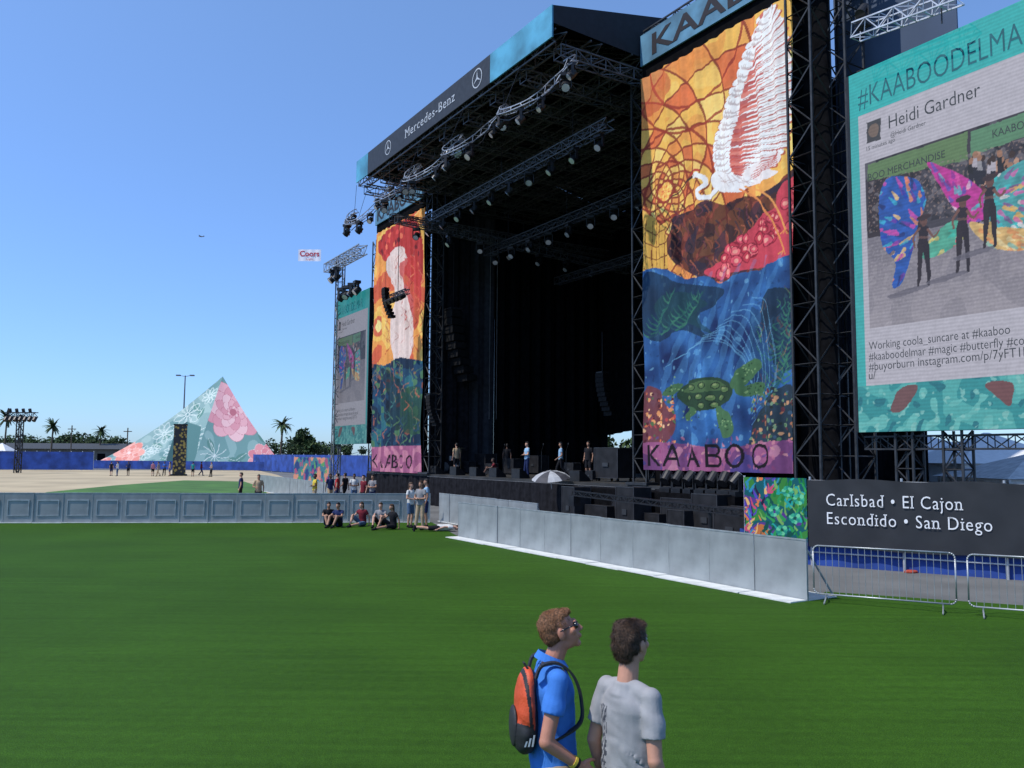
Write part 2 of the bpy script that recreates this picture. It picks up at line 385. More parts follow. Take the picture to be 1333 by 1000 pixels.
# roof
RA0,RA1,RB0,RB1=-12.3,7.2,-4.2,14.5; ZF0,ZF1=18.12,19.35
roof=thing('stage_roof','huge stage roof with blue and black front fascia and trusses beneath','roof',SM)
rm=MB(); ridge=5.5; zr=21.3
rm.poly([(RA0,RB0,ZF1),(RA1,RB0,ZF1),(RA1,ridge,zr),(RA0,ridge,zr)]); rm.poly([(RA0,ridge,zr),(RA1,ridge,zr),(RA1,RB1,ZF1),(RA0,RB1,ZF1)])
rm.poly([(RA0,RB1,ZF1-.003),(RA1,RB1,ZF1-.003),(RA1,RB1,ZF0-.9),(RA0,RB1,ZF0-.9)])
rm.build('roof_skin',BLACK,roof)
MB().box(RA0-1.6,RA0-.01,.1,15,ZF0+.32,ZF0+.4).build('added_gap_cover',BLACK,roof); MB().box(RA1+.01,RA1+2.8,.7,15,ZF0+.32,ZF0+.4).build('added_gap_cover',BLACK,roof)  # added roof strips closing the side gaps where daylight showed through
for a in (RA0,RA1):
    MB().poly([(a,RB0,ZF0+.55),(a,RB1,ZF0-.3),(a,RB1,ZF1-.01),(a,ridge,zr-.01),(a,RB0,ZF1-.01)]).build('gable_panel',mat('gable cloth',(.014,.017,.024),.8),roof)
xs=[RA0,-10.6,2.7,RA1]
CY=mat('cyan fascia cloth',(.07,.28,.42),.6,var=.35,scale=.8); FB=mat('black fascia cloth',(.022,.026,.034),.6,var=.2)
MB().box(xs[0],xs[1],RB0-.06,RB0,ZF0,ZF1).build('fascia_panel',CY,roof)['label']='blue fascia panel at the far end'
MB().box(xs[1]+.004,xs[2]-.004,RB0-.06,RB0,ZF0,ZF1).build('fascia_panel',FB,roof)['label']='black fascia panel with silver lettering'
MB().box(xs[2],xs[3],RB0-.06,RB0,ZF0,ZF1).build('fascia_panel',CY,roof)['label']='blue fascia panel at the near corner'
fb=RB0-.075
def fa(px,py): return pl(SM,px,py,fb)
x0=fa(527,170)[0];x1=fa(592,120)[0]
text('Mercedes-Benz',roof,x0,ZF0+.4,x1-x0,.46,SILV,b=fb,bold=.0,serif=True)
def star(cx,cz,r):
    m=MB(); n=40
    for i in range(n):
        t0=2*math.pi*i/n;t1=2*math.pi*(i+1)/n
        m.poly([(cx+r*math.cos(t0),fb,cz+r*math.sin(t0)),(cx+r*math.cos(t1),fb,cz+r*math.sin(t1)),(cx+.88*r*math.cos(t1),fb,cz+.88*r*math.sin(t1)),(cx+.88*r*math.cos(t0),fb,cz+.88*r*math.sin(t0))])
    pts=[]
    for i in range(6):
        a=R(90+60*i); rr=r*.9 if i%2==0 else r*.13; pts.append((cx+rr*math.cos(a),fb-.003,cz+rr*math.sin(a)))
    for i in range(6): m.poly([(cx,fb-.003,cz),pts[i],pts[(i+1)%6]])
    m.build('emblem',SILV,roof)
star(fa(621,100)[0],ZF0+.62,.42); star(fa(505,190)[0],ZF0+.62,.38)
for i,b in enumerate((RB0+.35,-2.2,-.2,1.8,3.8,5.8,8.,11,14)): MB().truss((RA0,b,ZF0+.1),(RA1,b,ZF0+.1),.5,.7,.03).build('cross_truss',RFM,roof)
for a in np.linspace(RA0+.3,RA1-.3,9):
    MB().truss((a,RB0+.4,ZF0-.35),(a,RB1-.1,ZF0-.35),.45,.7,.028).build('long_truss',RFM,roof)
    m=MB()
    for s_,e_ in (((a,RB0+.4,ZF1-.2),(a,ridge,zr-.25)),((a,ridge,zr-.25),(a,RB1,ZF1-.2))): m.truss(s_,e_,.4,.8,.028)
    m.build('rafter',RFM,roof)
def lighttruss(p,q,label,w_=.4,m=RFM):
    t=thing('lighting_truss',label,'truss',SM); MB().truss(p,q,w_,.5,.025).build('truss',m,t)
    for k in (.15,.5,.85):
        v=Vector(p).lerp(Vector(q),k); MB().bar(v,(v.x,v.y,ZF0),.015).build('hoist_chain',BLKM,t)
lighttruss((-11.4,-2.5,16.2),(-11.4,13,16.2),'dark lighting truss running back along the far side under the roof')
lighttruss((-9.0,-3.2,15.4),(-9.0,13,14.6),'dark lighting truss lower and second from the far side')
lighttruss((-10,3,14.6),(6,3,14.6),'dark lighting truss hanging across the middle of the stage',m=DKM)
lighttruss((-10,8,13.5),(6,8,13.5),'dark lighting truss hanging across the back of the stage',m=DKM)
lighttruss((-10,-1,15.8),(6.5,-1,15.8),'lighting truss hanging across the front part of the stage')
def wing(a0,a1,label,txt,t0,fit):
    t=thing('wing_header',label,'header',SM)
    MB().box(a0,a1,-.12,-.04,18.0,19.25).build('strip',mat('blue header cloth',(.08,.2,.3),.7,var=.35,scale=.9),t)
    text(txt,t,t0,18.22,fit,.82,BTXT,b=-.135,bold=.015)
    MB().box(a0,a1,-.0,.6,17.5,18.9).build('header_back',BLACK,t)
    MB().truss((a0,.3,19.25),(a1,.3,19.25),.5,.6,.03).build('truss',DKM,t)
k0=pl(SM,852,60)[0];k1=pl(SM,984,0)[0]
wing(apx(838)+.1,k0+(k1-k0)*1.62+.3,'blue header strip with black letters above the bird banner','KAABOO',k0,(k1-k0)*1.6)
wing(apx(484),apx(548),'blue header strip with black letters above the left banner','KAABOO',apx(484)+.35,5.8)
# ------------------------------------------------------------------ banners
def banner(name,label,a0,a1,z0,z1,nx,ny,paint,b0=-.2,flare=0.,seed=1):
    t=thing(name,label,'banner',SM)
    A_,Z_=np.meshgrid(np.linspace(a0,a1,nx),np.linspace(z0,z1,ny))
    p=Paint(A_,Z_,lambda k:pl(SM,k[0],k[1],b0)); p.warp(.008,7); paint(p)
    mot=p.noise(11,31)*.5+p.noise(26,32)*.5; p.C*=(1+.14*mot+.08*p.noise(2.2,33))[:,None]
    g=p.C.mean(1,keepdims=True); p.C=p.C*.84+g*.10+.006; np.clip(p.C,0,.85,out=p.C)
    nn=.07*np.sin(A_*4.1+.4*np.sin(Z_*.5+seed))*(.3+.7*(z1-Z_)/(z1-z0))+.04*np.sin(A_*9+Z_*.35+seed)+.03*np.sin(Z_*1.3+A_*1.7)+.02*np.sin(A_*17+Z_*1.1)
    P=np.zeros((ny,nx,3)); u=(A_-a0)/(a1-a0)
    P[:,:,0]=A_+flare*u*(Z_-z0)/(z1-z0); P[:,:,1]=b0+nn; P[:,:,2]=Z_
    gridmesh('cloth',P,attrmat('printed cloth',.75),t,colors=p.C)
    return t
def paintR(p):
    X,Y=p.X,p.Y; n1=p.noise(1.1,3); nA=p.noise(2.5,44); nB=p.noise(5,45)
    cx,cz=p.mp((866,250)); r=np.hypot(X-cx,(Y-cz)); an=np.arctan2(Y-cz,X-cx)
    p.put(Y>-9,(244,182,66)); p.put(nA>.3,(250,200,90),.6); p.put(nA<-.35,(236,150,54),.7)
    c2x,c2z=p.mp((900,60)); r2=np.hypot(X-c2x,Y-c2z); a2=np.arctan2(Y-c2z,X-c2x)
    # stained glass : petals between two families of log spirals around the rose
    lr=np.log(r+.35); s1=(an*6/math.pi+lr*3.1); s2=(an*6/math.pi-lr*3.1)
    left=X<p.mp((962,200))[0]+.5; top=p.mp((900,62))[1]
    cell=(np.floor(s1)*5+np.floor(s2)*3)%6
    p.put((cell==0)&left,(222,88,40),.85); p.put((cell==2)&left,(238,132,48),.7); p.put((cell==4)&left,(252,214,112),.6)
    g1=3.6/(r+.35); g1=np.sqrt(g1**2+(1.91/np.maximum(r,.2))**2)
    e1=np.abs(s1-np.round(s1))/g1; e2=np.abs(s2-np.round(s2))/g1
    ln=((e1<.035)|(e2<.035))&left&(Y<top)&(r>.35); p.put(ln,(140,40,26),.9)
    for R_ in (.4,1.1,2.3): p.put((np.abs(r-R_)<.05)&left,(150,44,28),.9)
    for R_ in (2.2,3.1): p.put((np.abs(r2-R_)<.05)&left,(160,48,28),.9)
    p.poly([(838,96),(862,92),(872,112),(860,140),(846,150),(836,150)],(206,66,36),.65)
    p.poly([(985,-10),(1060,-30),(1060,230),(1020,235),(1018,120)],(250,190,70),.85,False)
    p.poly([(1018,60),(1060,20),(1055,200),(1020,200)],(253,218,110),.8)
    for k in range(9): p.line([(1020,160-22*k),(1034,146-23*k),(1052,120-24*k)],.05,(234,140,50),.8)
    # dusk rocks and red foliage, irregular
    p.poly([(1060,190),(1030,212),(1008,238),(985,256),(962,258),(940,268),(915,262),(895,276),(878,282),(874,300),(866,318),(874,338),(890,352),(925,366),(1000,364),(1060,300)],(96,40,34),.95)
    m0=p.pm([(1060,190),(1030,212),(1008,238),(985,256),(962,258),(940,268),(915,262),(895,276),(878,282),(874,300),(866,318),(874,338),(890,352),(925,366),(1000,364),(1060,300)])
    p.put(m0&(nB>.2),(54,34,40),.85); p.put(m0&(nB<-.45),(150,66,48),.8); p.put(m0&(nA<-.3),(40,38,58),.7)
    rs=random.Random(14)
    for k in range(150):
        x=rs.uniform(870,985);y=rs.uniform(262,358); p.line([(x,y),(x+rs.uniform(1,5),y+rs.uniform(2,8)),(x+rs.uniform(-2,8),y+rs.uniform(8,16))],.055,rs.choice([(140,60,40),(30,20,26),(160,84,52),(66,30,30),(110,50,64),(30,40,60),(190,96,60)]),.7,w2=.02)
    # magenta blooms
    p.poly([(1046,218),(1022,232),(1006,250),(1003,272),(985,284),(970,302),(950,318),(938,338),(916,354),(930,362),(965,352),(1000,346),(1042,325)],(204,54,72))
    rs=random.Random(4)
    for k in range(46):
        x=rs.uniform(935,1040); y=336-(x-930)*.78+rs.uniform(-4,32) if x<1010 else rs.uniform(236,322); q=rs.uniform(.10,.22)
        base=rs.choice([(222,66,86),(196,40,62),(236,92,100)])
        p.ell((x,y),q*1.15,q*1.15,(140,20,44)); 
        for i in range(6): a=i*1.05+rs.random(); p.ell((x+q*13*math.cos(a),y+q*16*math.sin(a)),q*.62,q*.5,base,a); 
        p.ell((x,y),q*.42,q*.42,(246,150,130))
    # gold lower left
    p.poly([(838,285),(864,300),(868,345),(860,372),(838,378)],(222,166,54))
    for k in range(5): p.line([(838,296+18*k),(852,306+16*k),(868,296+18*k)],.04,(120,64,24)); p.line([(842+6*k,288),(840+6*k,330),(844+5*k,372)],.035,(130,70,24))
    # water
    m=p.pm([(830,356),(850,348),(870,352),(890,364),(918,360),(935,370),(960,356),(985,352),(1010,338),(1060,318),(1060,640),(830,640)],True,False)
    n2=p.noise(1.6,8); n3=p.noise(4.,9); n4=p.noise(9,12)
    f_=np.clip(.42+n2*.5+n3*.25,0,1)[:,None]; deep=np.array(lin((10,34,84)));lite=np.array(lin((42,112,178)))
    p.C[m]=(deep*(1-f_)+lite*f_)[m]
    p.put(m&(n3>.75),(84,156,204),.5); p.put(m&(n4>.85),(120,184,214),.4); p.put(m&(n4<-.8),(8,28,70),.4)
    for k in range(7): p.line([(905+18*k,360-5*k),(885+15*k,440),(850+16*k,540)],.1,(80,154,206),.2,w2=.4)
    p.poly([(838,360),(860,358),(880,368),(910,372),(940,378),(925,400),(905,415),(918,440),(885,430),(860,445),(838,430)],(14,40,56),.8)
    p.poly([(850,395),(885,380),(920,395),(905,410),(925,435),(890,420),(865,430)],(20,66,74),.7)
    p.poly([(990,385),(1012,375),(1036,390),(1034,470),(1010,480),(1000,440),(985,420)],(18,40,54),.85)
    p.poly([(975,400),(1000,440),(1005,500),(985,520),(975,470)],(16,58,92),.6)
    # big leaf fronds
    rs=random.Random(71)
    for (x,y,dx,dy) in ((846,440,30,-60),(862,436,44,-50),(880,430,36,-48),(1004,470,18,-70),(1018,500,6,-90),(1000,520,22,-60)):
        for k in range(12):
            t_=k/12; bx,by=x+dx*t_,y+dy*t_
            for sg in (-1,1): p.line([(bx,by),(bx+sg*6*(1-t_*.6),by-4),(bx+sg*10*(1-t_*.6),by-10)],.07,rs.choice([(36,100,86),(52,116,92),(26,74,84)]),.85,w2=.015)
    for k in range(90):
        x=rs.uniform(984,1036);y=rs.uniform(376,540); p.line([(x,y),(x+rs.uniform(-5,5),y-rs.uniform(4,9)),(x+rs.uniform(-8,8),y-rs.uniform(9,16))],.05,rs.choice([(40,110,90),(60,124,90),(30,80,110),(18,40,60),(130,110,80),(90,60,60)]),.75,w2=.015)
    for k in range(10): p.line([(868+12*k,478-10*k),(915+9*k,445-5*k),(955+6*k,455+5*k),(975,490+7*k)],.03,(110,180,214),.4)
    # lower reef
    p.poly([(838,512),(852,505),(866,525),(878,545),(870,575),(838,590)],(120,52,46),.9)
    for k in range(90):
        a=random.Random(k+50); x=a.uniform(839,878); y=a.uniform(506,585); p.ell((x,y),a.uniform(.03,.08),a.uniform(.03,.1),a.choice([(216,106,56),(180,64,60),(230,146,80),(80,110,66),(90,34,46),(236,180,124)]),a.uniform(0,3))
    p.poly([(975,560),(985,540),(1002,515),(1030,505),(1040,600),(975,600)],(34,48,50),.9)
    for k in range(150):
        a=random.Random(k+90); x=a.uniform(974,1034); y=a.uniform(504,600); p.ell((x,y),a.uniform(.03,.07),a.uniform(.03,.09),a.choice([(166,100,66),(80,116,76),(50,80,104),(196,140,96),(100,44,54),(34,44,46),(110,140,104)]),a.uniform(0,3))
    # turtle
    sh=[(882,512),(898,496),(925,491),(946,498),(953,511),(940,527),(912,535),(890,527)]
    p.poly(sh,(38,66,44)); p.poly([(888,510),(902,499),(925,495),(942,501),(940,507),(905,511)],(74,104,60),.8)
    for cx_,cy_ in ((900,505),(914,502),(928,502),(941,507),(897,518),(910,517),(924,518),(937,518),(914,528),(928,527)): 
        p.ell((cx_,cy_),.19,.12,(22,42,32)); p.ell((cx_,cy_),.15,.09,(84,112,62)); p.ell((cx_-1,cy_-1.5),.08,.04,(132,146,90),0,.8)
    rs=random.Random(6)
    for pts in ([(948,500),(963,478),(982,467),(989,478),(975,494),(958,507)],[(956,506),(985,498),(996,501),(988,512),(965,516)],[(930,529),(948,538),(956,560),(945,571),(934,556)],[(888,500),(874,502),(862,514),(878,514)],[(900,530),(890,540),(893,548),(908,537)]):
        p.poly(pts,(66,106,66)); cxx=sum(a for a,_ in pts)/len(pts);cyy=sum(b for _,b in pts)/len(pts)
        for k in range(20): p.ell((cxx+rs.gauss(0,6),cyy+rs.gauss(0,7)),.04,.03,rs.choice([(122,156,98),(34,66,44)]),0,.8)
    p.ell((988,503),.03,.025,(10,14,10))
    # violet strip
    mb=p.pm([(830,582),(880,577),(940,584),(1000,575),(1045,580),(1045,640),(830,640)])
    p.put(mb,(112,58,108)); p.put(mb&(n2>.1),(156,80,122)); p.put(mb&(n3>.4),(192,122,144),.8); p.put(mb&(n2<-.5),(74,58,122))
    for k in range(90):
        x=rs.uniform(842,1028);y=rs.uniform(570,612); p.ell((x,y),.08,.045,rs.choice([(200,112,134),(140,56,104),(80,62,130),(220,150,145)]),rs.uniform(0,3),.6)
    # heron
    def Bz(P0_,P1_,t): return (P0_[0]+(P1_[0]-P0_[0])*t,P0_[1]+(P1_[1]-P0_[1])*t)
    arm=catm([(936,232),(928,204),(934,166),(948,122),(964,76),(980,32)],False,8)
    tips=catm([(990,8),(1002,18),(1011,46),(1017,78),(1021,108),(1021,138),(1019,166),(1014,192),(1003,214),(984,232)],False,8)
    body=[(988,16)]+[tuple(q) for q in tips[6:-1:6]]+[(950,246),(936,240)]+[tuple(q) for q in arm[4::6]]
    p.poly(body,(228,214,206))
    n_=24
    for k in range(n_):
        a=k/(n_-1); tp=tips[int(a*(len(tips)-1))]; ar=arm[int((1-a**.8)*(len(arm)-1))]; mid=((ar[0]+tp[0])/2+6,(ar[1]+tp[1])/2-3)
        p.line([tuple(ar),mid,(tp[0]+1,tp[1]+1)],.30,(190,76,54),.9,w2=.16)
        p.line([tuple(ar),mid,tuple(tp)],.27,(242,236,228),1,w2=.11)
        p.line([Bz(ar,tp,.5),Bz(ar,tp,.78),Bz(ar,tp,.97)],.025,(190,170,164),.9)
    for k in range(34):      # salmon vanes blending to white
        a=k/33; tp=tips[int(a*(len(tips)-1))]; ar=arm[int((1-a**.8)*(len(arm)-1))]
        p0=Bz(ar,tp,.24);p1=Bz(ar,tp,.44+.18*math.sin(a*3.1)); p.line([p0,Bz(p0,p1,.5),p1],.17,((206,70,50),(226,104,78),(190,50,42))[k%3],.9,w2=.02)
    for rr_ in range(3):
        for k in range(26):  # overlapping coverts
            q=arm[int(k/25*(len(arm)-1))]; ox=3+rr_*5*(1-k/34); p.ell((q[0]+ox,q[1]+2),.14,.11,(204,186,180)); p.ell((q[0]+ox+.7,q[1]),.12,.09,(244,238,230))
    p.poly([(968,222),(1000,200),(1009,208),(996,222),(1005,226),(984,240),(960,244)],(234,220,212),1)
    for k in range(7): p.line([(966+3*k,240-5*k),(984+3*k,228-4*k),(1003,216-3*k)],.035,(196,70,56),.8)
    p.poly([(930,224),(945,229),(974,234),(964,250),(940,252),(926,246),(922,234)],(240,232,226))
    for k in range(16): p.line([(932+2.6*k,232+rs.uniform(-4,8)),(940+2.6*k,237+rs.uniform(-3,8))],.035,(200,172,164),.8,w2=.015)
    p.line([(932,244),(920,256),(909,258),(905,250),(914,242),(913,233),(904,229)],.19,(240,234,228),1,w2=.16); p.line([(932,249),(920,260),(908,262)],.03,(150,110,100),.8)
    p.ell((902,229),.18,.11,(240,234,228)); p.line([(897,231),(884,246),(869,264)],.09,(70,46,38),w2=.02); p.line([(908,223),(900,223),(895,229)],.08,(196,50,40)); p.ell((900,229),.028,.024,(20,20,20))
    p.line([(958,248),(982,262),(1001,290),(1016,326)],.06,(230,134,56)); p.line([(966,245),(996,258),(1018,300)],.06,(236,150,64))
    for xx,yy in ((1016,326),(1018,300)):
        for d_ in (-7,-3,2): p.line([(xx,yy),(xx+d_,yy+6)],.04,(230,134,56))
    xa=p.mp((842,600))[0]; xb=p.mp((1008,600))[0]; za=pl(SM,930,609,-.2)[1]; p.text('KAABOO',xa,za,xb-xa,.82,(18,12,22),.0,.22)
zB=pl(SM,930,614,-.2)[1]
banner('stage_banner','tall printed cloth banner with white bird, sea turtle and reef beside the stage',apx(839,-.2),apx(1031,-.2),zB,17.4,270,600,paintR,flare=.35)
aL0=apx(483,-.2); aL1=apx(547,-.2)
def paintL(p):
    X,Y=p.X,p.Y; n2=p.noise(1.3,5); n3=p.noise(3.5,6); rs=random.Random(77)
    p.put(Y>-1,(236,152,56)); p.put(n2>.3,(246,190,80)); p.put(n2<-.4,(214,88,45))
    for k in range(60): x=rs.uniform(482,548);y=rs.uniform(280,470); p.line([(x,y),(x+rs.uniform(-6,6),y-14),(x+rs.uniform(-8,8),y-28)],.11,rs.choice([(190,50,30),(250,214,120),(226,96,40),(240,170,60)]),.7,w2=.03)
    p.poly([(505,300),(530,285),(548,300),(548,370),(530,360),(515,335),(500,340),(492,320)],(190,40,36))
    for k in range(34): p.ell((rs.uniform(496,548),rs.uniform(292,345)),.2,.16,rs.choice([(225,60,50),(160,24,30),(240,110,70),(120,20,30)]),rs.uniform(0,3))
    p.poly([(512,325),(524,322),(530,340),(525,362),(536,385),(540,430),(530,470),(514,470),(508,420),(515,385),(508,365),(503,345)],(226,200,188))
    for k in range(60): x=rs.uniform(506,538);y=rs.uniform(335,465); p.line([(x,y),(x+rs.uniform(-4,5),y-9),(x+rs.uniform(-3,3),y-18)],.06,rs.choice([(206,150,130),(240,226,216),(180,110,90),(200,90,70)]),.7,w2=.02)
    p.poly([(520,345),(540,335),(548,380),(542,430),(534,400),(526,370)],(200,44,38),.85)
    for k in range(20): x=rs.uniform(525,548);y=rs.uniform(345,430); p.line([(x,y),(x+3,y-8),(x-2,y-18)],.08,rs.choice([(226,70,54),(150,26,30),(240,130,80)]),.8,w2=.03)
    p.ell((492,425),1.0,1.0,(240,186,70)); p.ell((492,425),.7,.7,(214,98,54)); p.ell((492,425),.4,.4,(244,220,130))
    m=p.pm([(476,472),(500,476),(520,465),(552,470),(552,640),(476,640)],True,False)
    p.put(m,(20,66,96)); p.put(m&(n2>.2),(34,100,112)); p.put(m&(n2<-.2),(14,42,68)); p.put(m&(n3>.5),(74,120,84)); p.put(m&(n3<-.7),(140,78,60))
    p.poly([(495,480),(515,490),(530,520),(520,560),(500,545),(505,515)],(16,36,52),.8); p.poly([(520,515),(545,505),(548,560),(525,560)],(34,74,56),.8)
    for k in range(120): x=rs.uniform(483,547);y=rs.uniform(478,590); p.line([(x,y),(x+rs.uniform(-4,4),y-6),(x+rs.uniform(-5,5),y-12)],.1,rs.choice([(60,120,110),(20,50,70),(130,110,80),(190,100,70),(90,130,80),(30,70,100)]),.7,w2=.03)
    mb=p.pm([(476,582),(552,580),(552,640),(476,640)],True,False); p.put(mb,(160,84,120)); p.put(mb&(n3>.2),(196,120,142))
    p.text('KAABOO',aL0+.3,1.98,aL1-aL0-1.2,.85,(18,12,22),.0,.25)
banner('stage_banner','tall printed cloth banner with pale figure and red swirls at the far side of stage',aL0,aL1,1.75,17.3,150,300,paintL,seed=3)
# ------------------------------------------------------------------ video screens
sa0=pl(SM,1112,330)[0]; sz0=pl(SM,1114,563)[1]; sz1=pl(SM,1112,97)[1]; SWD=6.4
A_,Z_=np.meshgrid(np.linspace(sa0,sa0+SWD,340),np.linspace(sz0,sz1,520))
ps=Paint(A_,Z_,lambda k:pl(SM,k[0],k[1]))
def paintS(p):
    X,Y=p.X0,p.Y0; n1=p.noise(2.2,3); n2=p.noise(6,4); n5=p.noise(14,5); n6=p.noise(30,6); tr=sa0+SWD
    z=lambda px,py: p.mp((px,py))[1]
    p.put(Y>-9,(64,178,182)); zb=z(1118,152); zc=z(1118,503)
    p.put(Y>zb,(52,182,186)); p.put((Y>zb)&(n1>.3),(62,192,194),.5)
    p.put(Y<zc,(52,150,158)); p.put((Y<zc)&(n1>.1),(84,176,178)); p.put((Y<zc)&(n2>.4),(104,190,190)); p.put((Y<zc)&(n2<-.6),(36,120,136)); p.put((Y<zc)&(n5>.6),(140,206,204),.7)
    m=(Y<zb)&(Y>zc)&(X>sa0+.28)&(X<tr-.28); p.put(m,(188,187,202))
    p.poly([(1160,534),(1172,506),(1196,502),(1185,524),(1172,536)],(116,84,88)); p.poly([(1283,500),(1318,498),(1316,528),(1302,520)],(118,80,84))
    p.poly([(1129,160),(1147,154),(1147,182),(1129,187)],(66,68,74),1,False); p.ell((1138,170),.16,.2,(120,104,96))
    zt=z(1128,213); zl=z(1130,428); xl=p.mp((1129,300))[0]; m=(Y<zt)&(Y>zl)&(X>xl)&(X<tr-.55)
    hz=z(1135,300)
    f_=np.clip((Y-zl)/(hz-zl),0,1)[:,None]; ca=np.array(lin((160,156,168)));cb=np.array(lin((120,116,130))); p.C[m]=(ca*(1-f_)+cb*f_)[m]
    p.put(m&(n5>.3),(170,166,176),.3); p.put(m&(n1<-.2),(122,120,134),.35); p.put(m&(n6>.4),(184,180,190),.2)
    p.put(m&(Y>hz),(62,58,70)); p.put(m&(Y>hz)&(n1>.2),(90,90,102)); p.put(m&(Y>hz)&(n2>.5),(38,38,48))
    for poly,c in (([(1130,215),(1260,172),(1260,208),(1130,244)],(100,132,92)),([(1264,172),(1340,145),(1340,176),(1264,204)],(94,142,112)),([(1130,236),(1200,222),(1200,300),(1130,310)],(54,46,54)),([(1200,222),(1262,208),(1262,285),(1200,300)],(70,68,80))):
        p.poly(poly,c,1,False)
    rs=random.Random(2)
    gm_=p.pm([(1131,238),(1340,178),(1340,262),(1131,304)],True,False); p.put(gm_&(n5>.35),(130,126,136),.5); p.put(gm_&(n5<-.45),(24,24,34),.6); p.put(gm_&(n6>.5),(170,146,138),.4)
    for k in range(60):
        x=rs.uniform(1262,1338); y=rs.uniform(200,262); c=rs.choice([(30,30,36),(60,60,76),(100,96,110),(150,150,160),(90,50,60),(180,176,190)]); p.poly([(x-3,y+4),(x+3,y+4),(x+4,y+16),(x-4,y+16)],c,1,False); p.poly([(x-3,y+16),(x+3,y+16),(x+2,y+34),(x-2,y+34)],(36,36,50),1,False); p.ell((x,y),.07,.09,rs.choice([(60,44,40),(160,120,100),(190,150,130)]))
    def wing_(pts,base,cols,n,box,org):
        p.poly(pts,base); mk=p.pm(pts); sv=p.C.copy()
        for k in range(n):   # streaks radiating from the wearer's shoulder
            x=rs.uniform(box[0],box[1]);y=rs.uniform(box[2],box[3]); dx,dy=x-org[0],y-org[1]; L=math.hypot(dx,dy)+1; dx/=L;dy/=L; s_=rs.uniform(6,16)
            p.line([(x,y),(x+dx*s_*.5,y+dy*s_*.5),(x+dx*s_,y+dy*s_)],.12,rs.choice(cols),.7,w2=.03)
        p.C[~mk]=sv[~mk]
        p.C[mk]*=(1+.25*n5[mk])[:,None]
    wing_([(1146,252),(1157,232),(1178,230),(1196,236),(1206,262),(1196,290),(1190,320),(1176,366),(1162,374),(1166,342),(1150,322),(1145,290)],(40,90,180),[(30,60,180),(60,180,214),(210,76,176),(226,140,60),(236,200,110),(26,34,100),(110,56,160)],90,(1144,1206,236,380),(1203,300))
    wing_([(1208,212),(1235,220),(1262,234),(1285,256),(1282,284),(1258,290),(1240,268),(1222,240)],(190,58,156),[(226,90,180),(70,184,200),(236,190,214),(120,50,150),(60,90,190)],60,(1208,1286,220,300),(1256,285))
    wing_([(1285,240),(1305,225),(1342,212),(1342,302),(1304,302),(1282,285)],(78,164,172),[(216,86,176),(240,232,236),(60,200,206),(236,180,76),(140,50,144)],70,(1284,1342,225,315),(1285,262))
    wing_([(1262,290),(1300,296),(1342,300),(1342,324),(1290,322)],(214,180,120),[(236,220,170),(220,140,90),(90,180,180)],30,(1262,1342,300,330),(1256,290))
    wing_([(1222,300),(1245,287),(1262,300),(1242,322),(1206,338),(1202,326)],(84,170,150),[(60,196,180),(220,96,116),(226,204,120)],30,(1205,1262,300,340),(1254,300))
    for x,y,h in ((1203,288,84),(1254,264,90),(1289,236,86)):
        p.poly([(x-6,y+h),(x-46,y+h+13),(x-34,y+h+16),(x+6,y+h+1)],(104,102,118),.8)
        p.poly([(x-3,y+6),(x-7,y+9),(x-6,y+22),(x-8,y+h*.42),(x+7,y+h*.42),(x+5,y+22),(x+7,y+9),(x+3,y+6)],(42,34,46))
        p.line([(x-4,y+h*.4),(x-5,y+h*.7),(x-7,y+h)],.18,(46,38,48),w2=.07); p.line([(x+3,y+h*.4),(x+6,y+h*.7),(x+7,y+h-2)],.18,(40,32,44),w2=.07)
        p.line([(x-6,y+11),(x-13,y+22),(x-12,y+34)],.08,(120,86,80),w2=.05); p.line([(x+6,y+11),(x+13,y+20),(x+20,y+12)],.08,(120,86,80),w2=.05)
        p.ell((x,y),.10,.15,(104,74,70)); p.ell((x,y-5),.2,.08,(60,46,52)); p.line([(x-6,y+22),(x+6,y+21)],.07,(120,90,86),.6)
    p.C*=(1+.06*p.noise(9,8)[:,None]+.06*p.noise(40,9)[:,None]); np.clip(p.C,0,1,out=p.C)
ps.warp(.014,8); paintS(ps)
GT=mat('screen dark text',(.04,.045,.05),.8); TT=mat('screen teal text',(.015,.11,.13),.8)
def screen(name,label,off,em):
    t=thing(name,label,'screen',SM@Matrix.Translation((off,0,0)))
    P=np.zeros(A_.shape+(3,)); P[:,:,0]=A_; P[:,:,1]=-.02; P[:,:,2]=Z_
    gridmesh('display',P,attrmat('lit display %.1f'%em,.5,emit=em),t,colors=ps.C,smooth=False)
    f=MB(); f.box(sa0,sa0+SWD,.0,.35,sz0,sz1); f.box(sa0-.08,sa0-.003,-.03,.35,sz0,sz1); f.box(sa0+SWD+.003,sa0+SWD+.08,-.03,.35,sz0,sz1); f.build('housing',BLKM,t)
    def tx(s_,pa,pb,h,m,bold=0.):
        xa,zA=pl(SM,*pa); xb,_=pl(SM,*pb); text(s_,t,xa,zA,xb-xa,h,m,b=-.03,bold=bold)
    tx('#KAABOODELMAR',(1118,143),(1352,48),.62,TT,-.006)
    tx('Heidi Gardner',(1158,168),(1277,126),.38,GT,-.004)
    tx('@Heidi Gardner',(1160,179),(1206,165),.13,GT); tx('15 minutes ago',(1129,197),(1166,187),.12,GT)
    tx('BOO MERCHANDISE',(1131,236),(1231,203),.2,GT); tx('KAABOO',(1293,180),(1345,165),.2,GT)
    tx('Working coola_suncare at #kaaboo',(1132,456),(1316,436),.235,GT,-.004); tx('#kaaboodelmar #magic #butterfly #cool',(1132,470),(1346,450),.235,GT,-.004)
    tx('#buyorburn instagram.com/p/7yFT1l',(1132,483),(1335,470),.235,GT,-.004); tx('u/',(1132,494),(1141,493),.235,GT)
screen('video_screen','large lit video screen showing winged performers right of the bird banner',0,.84)
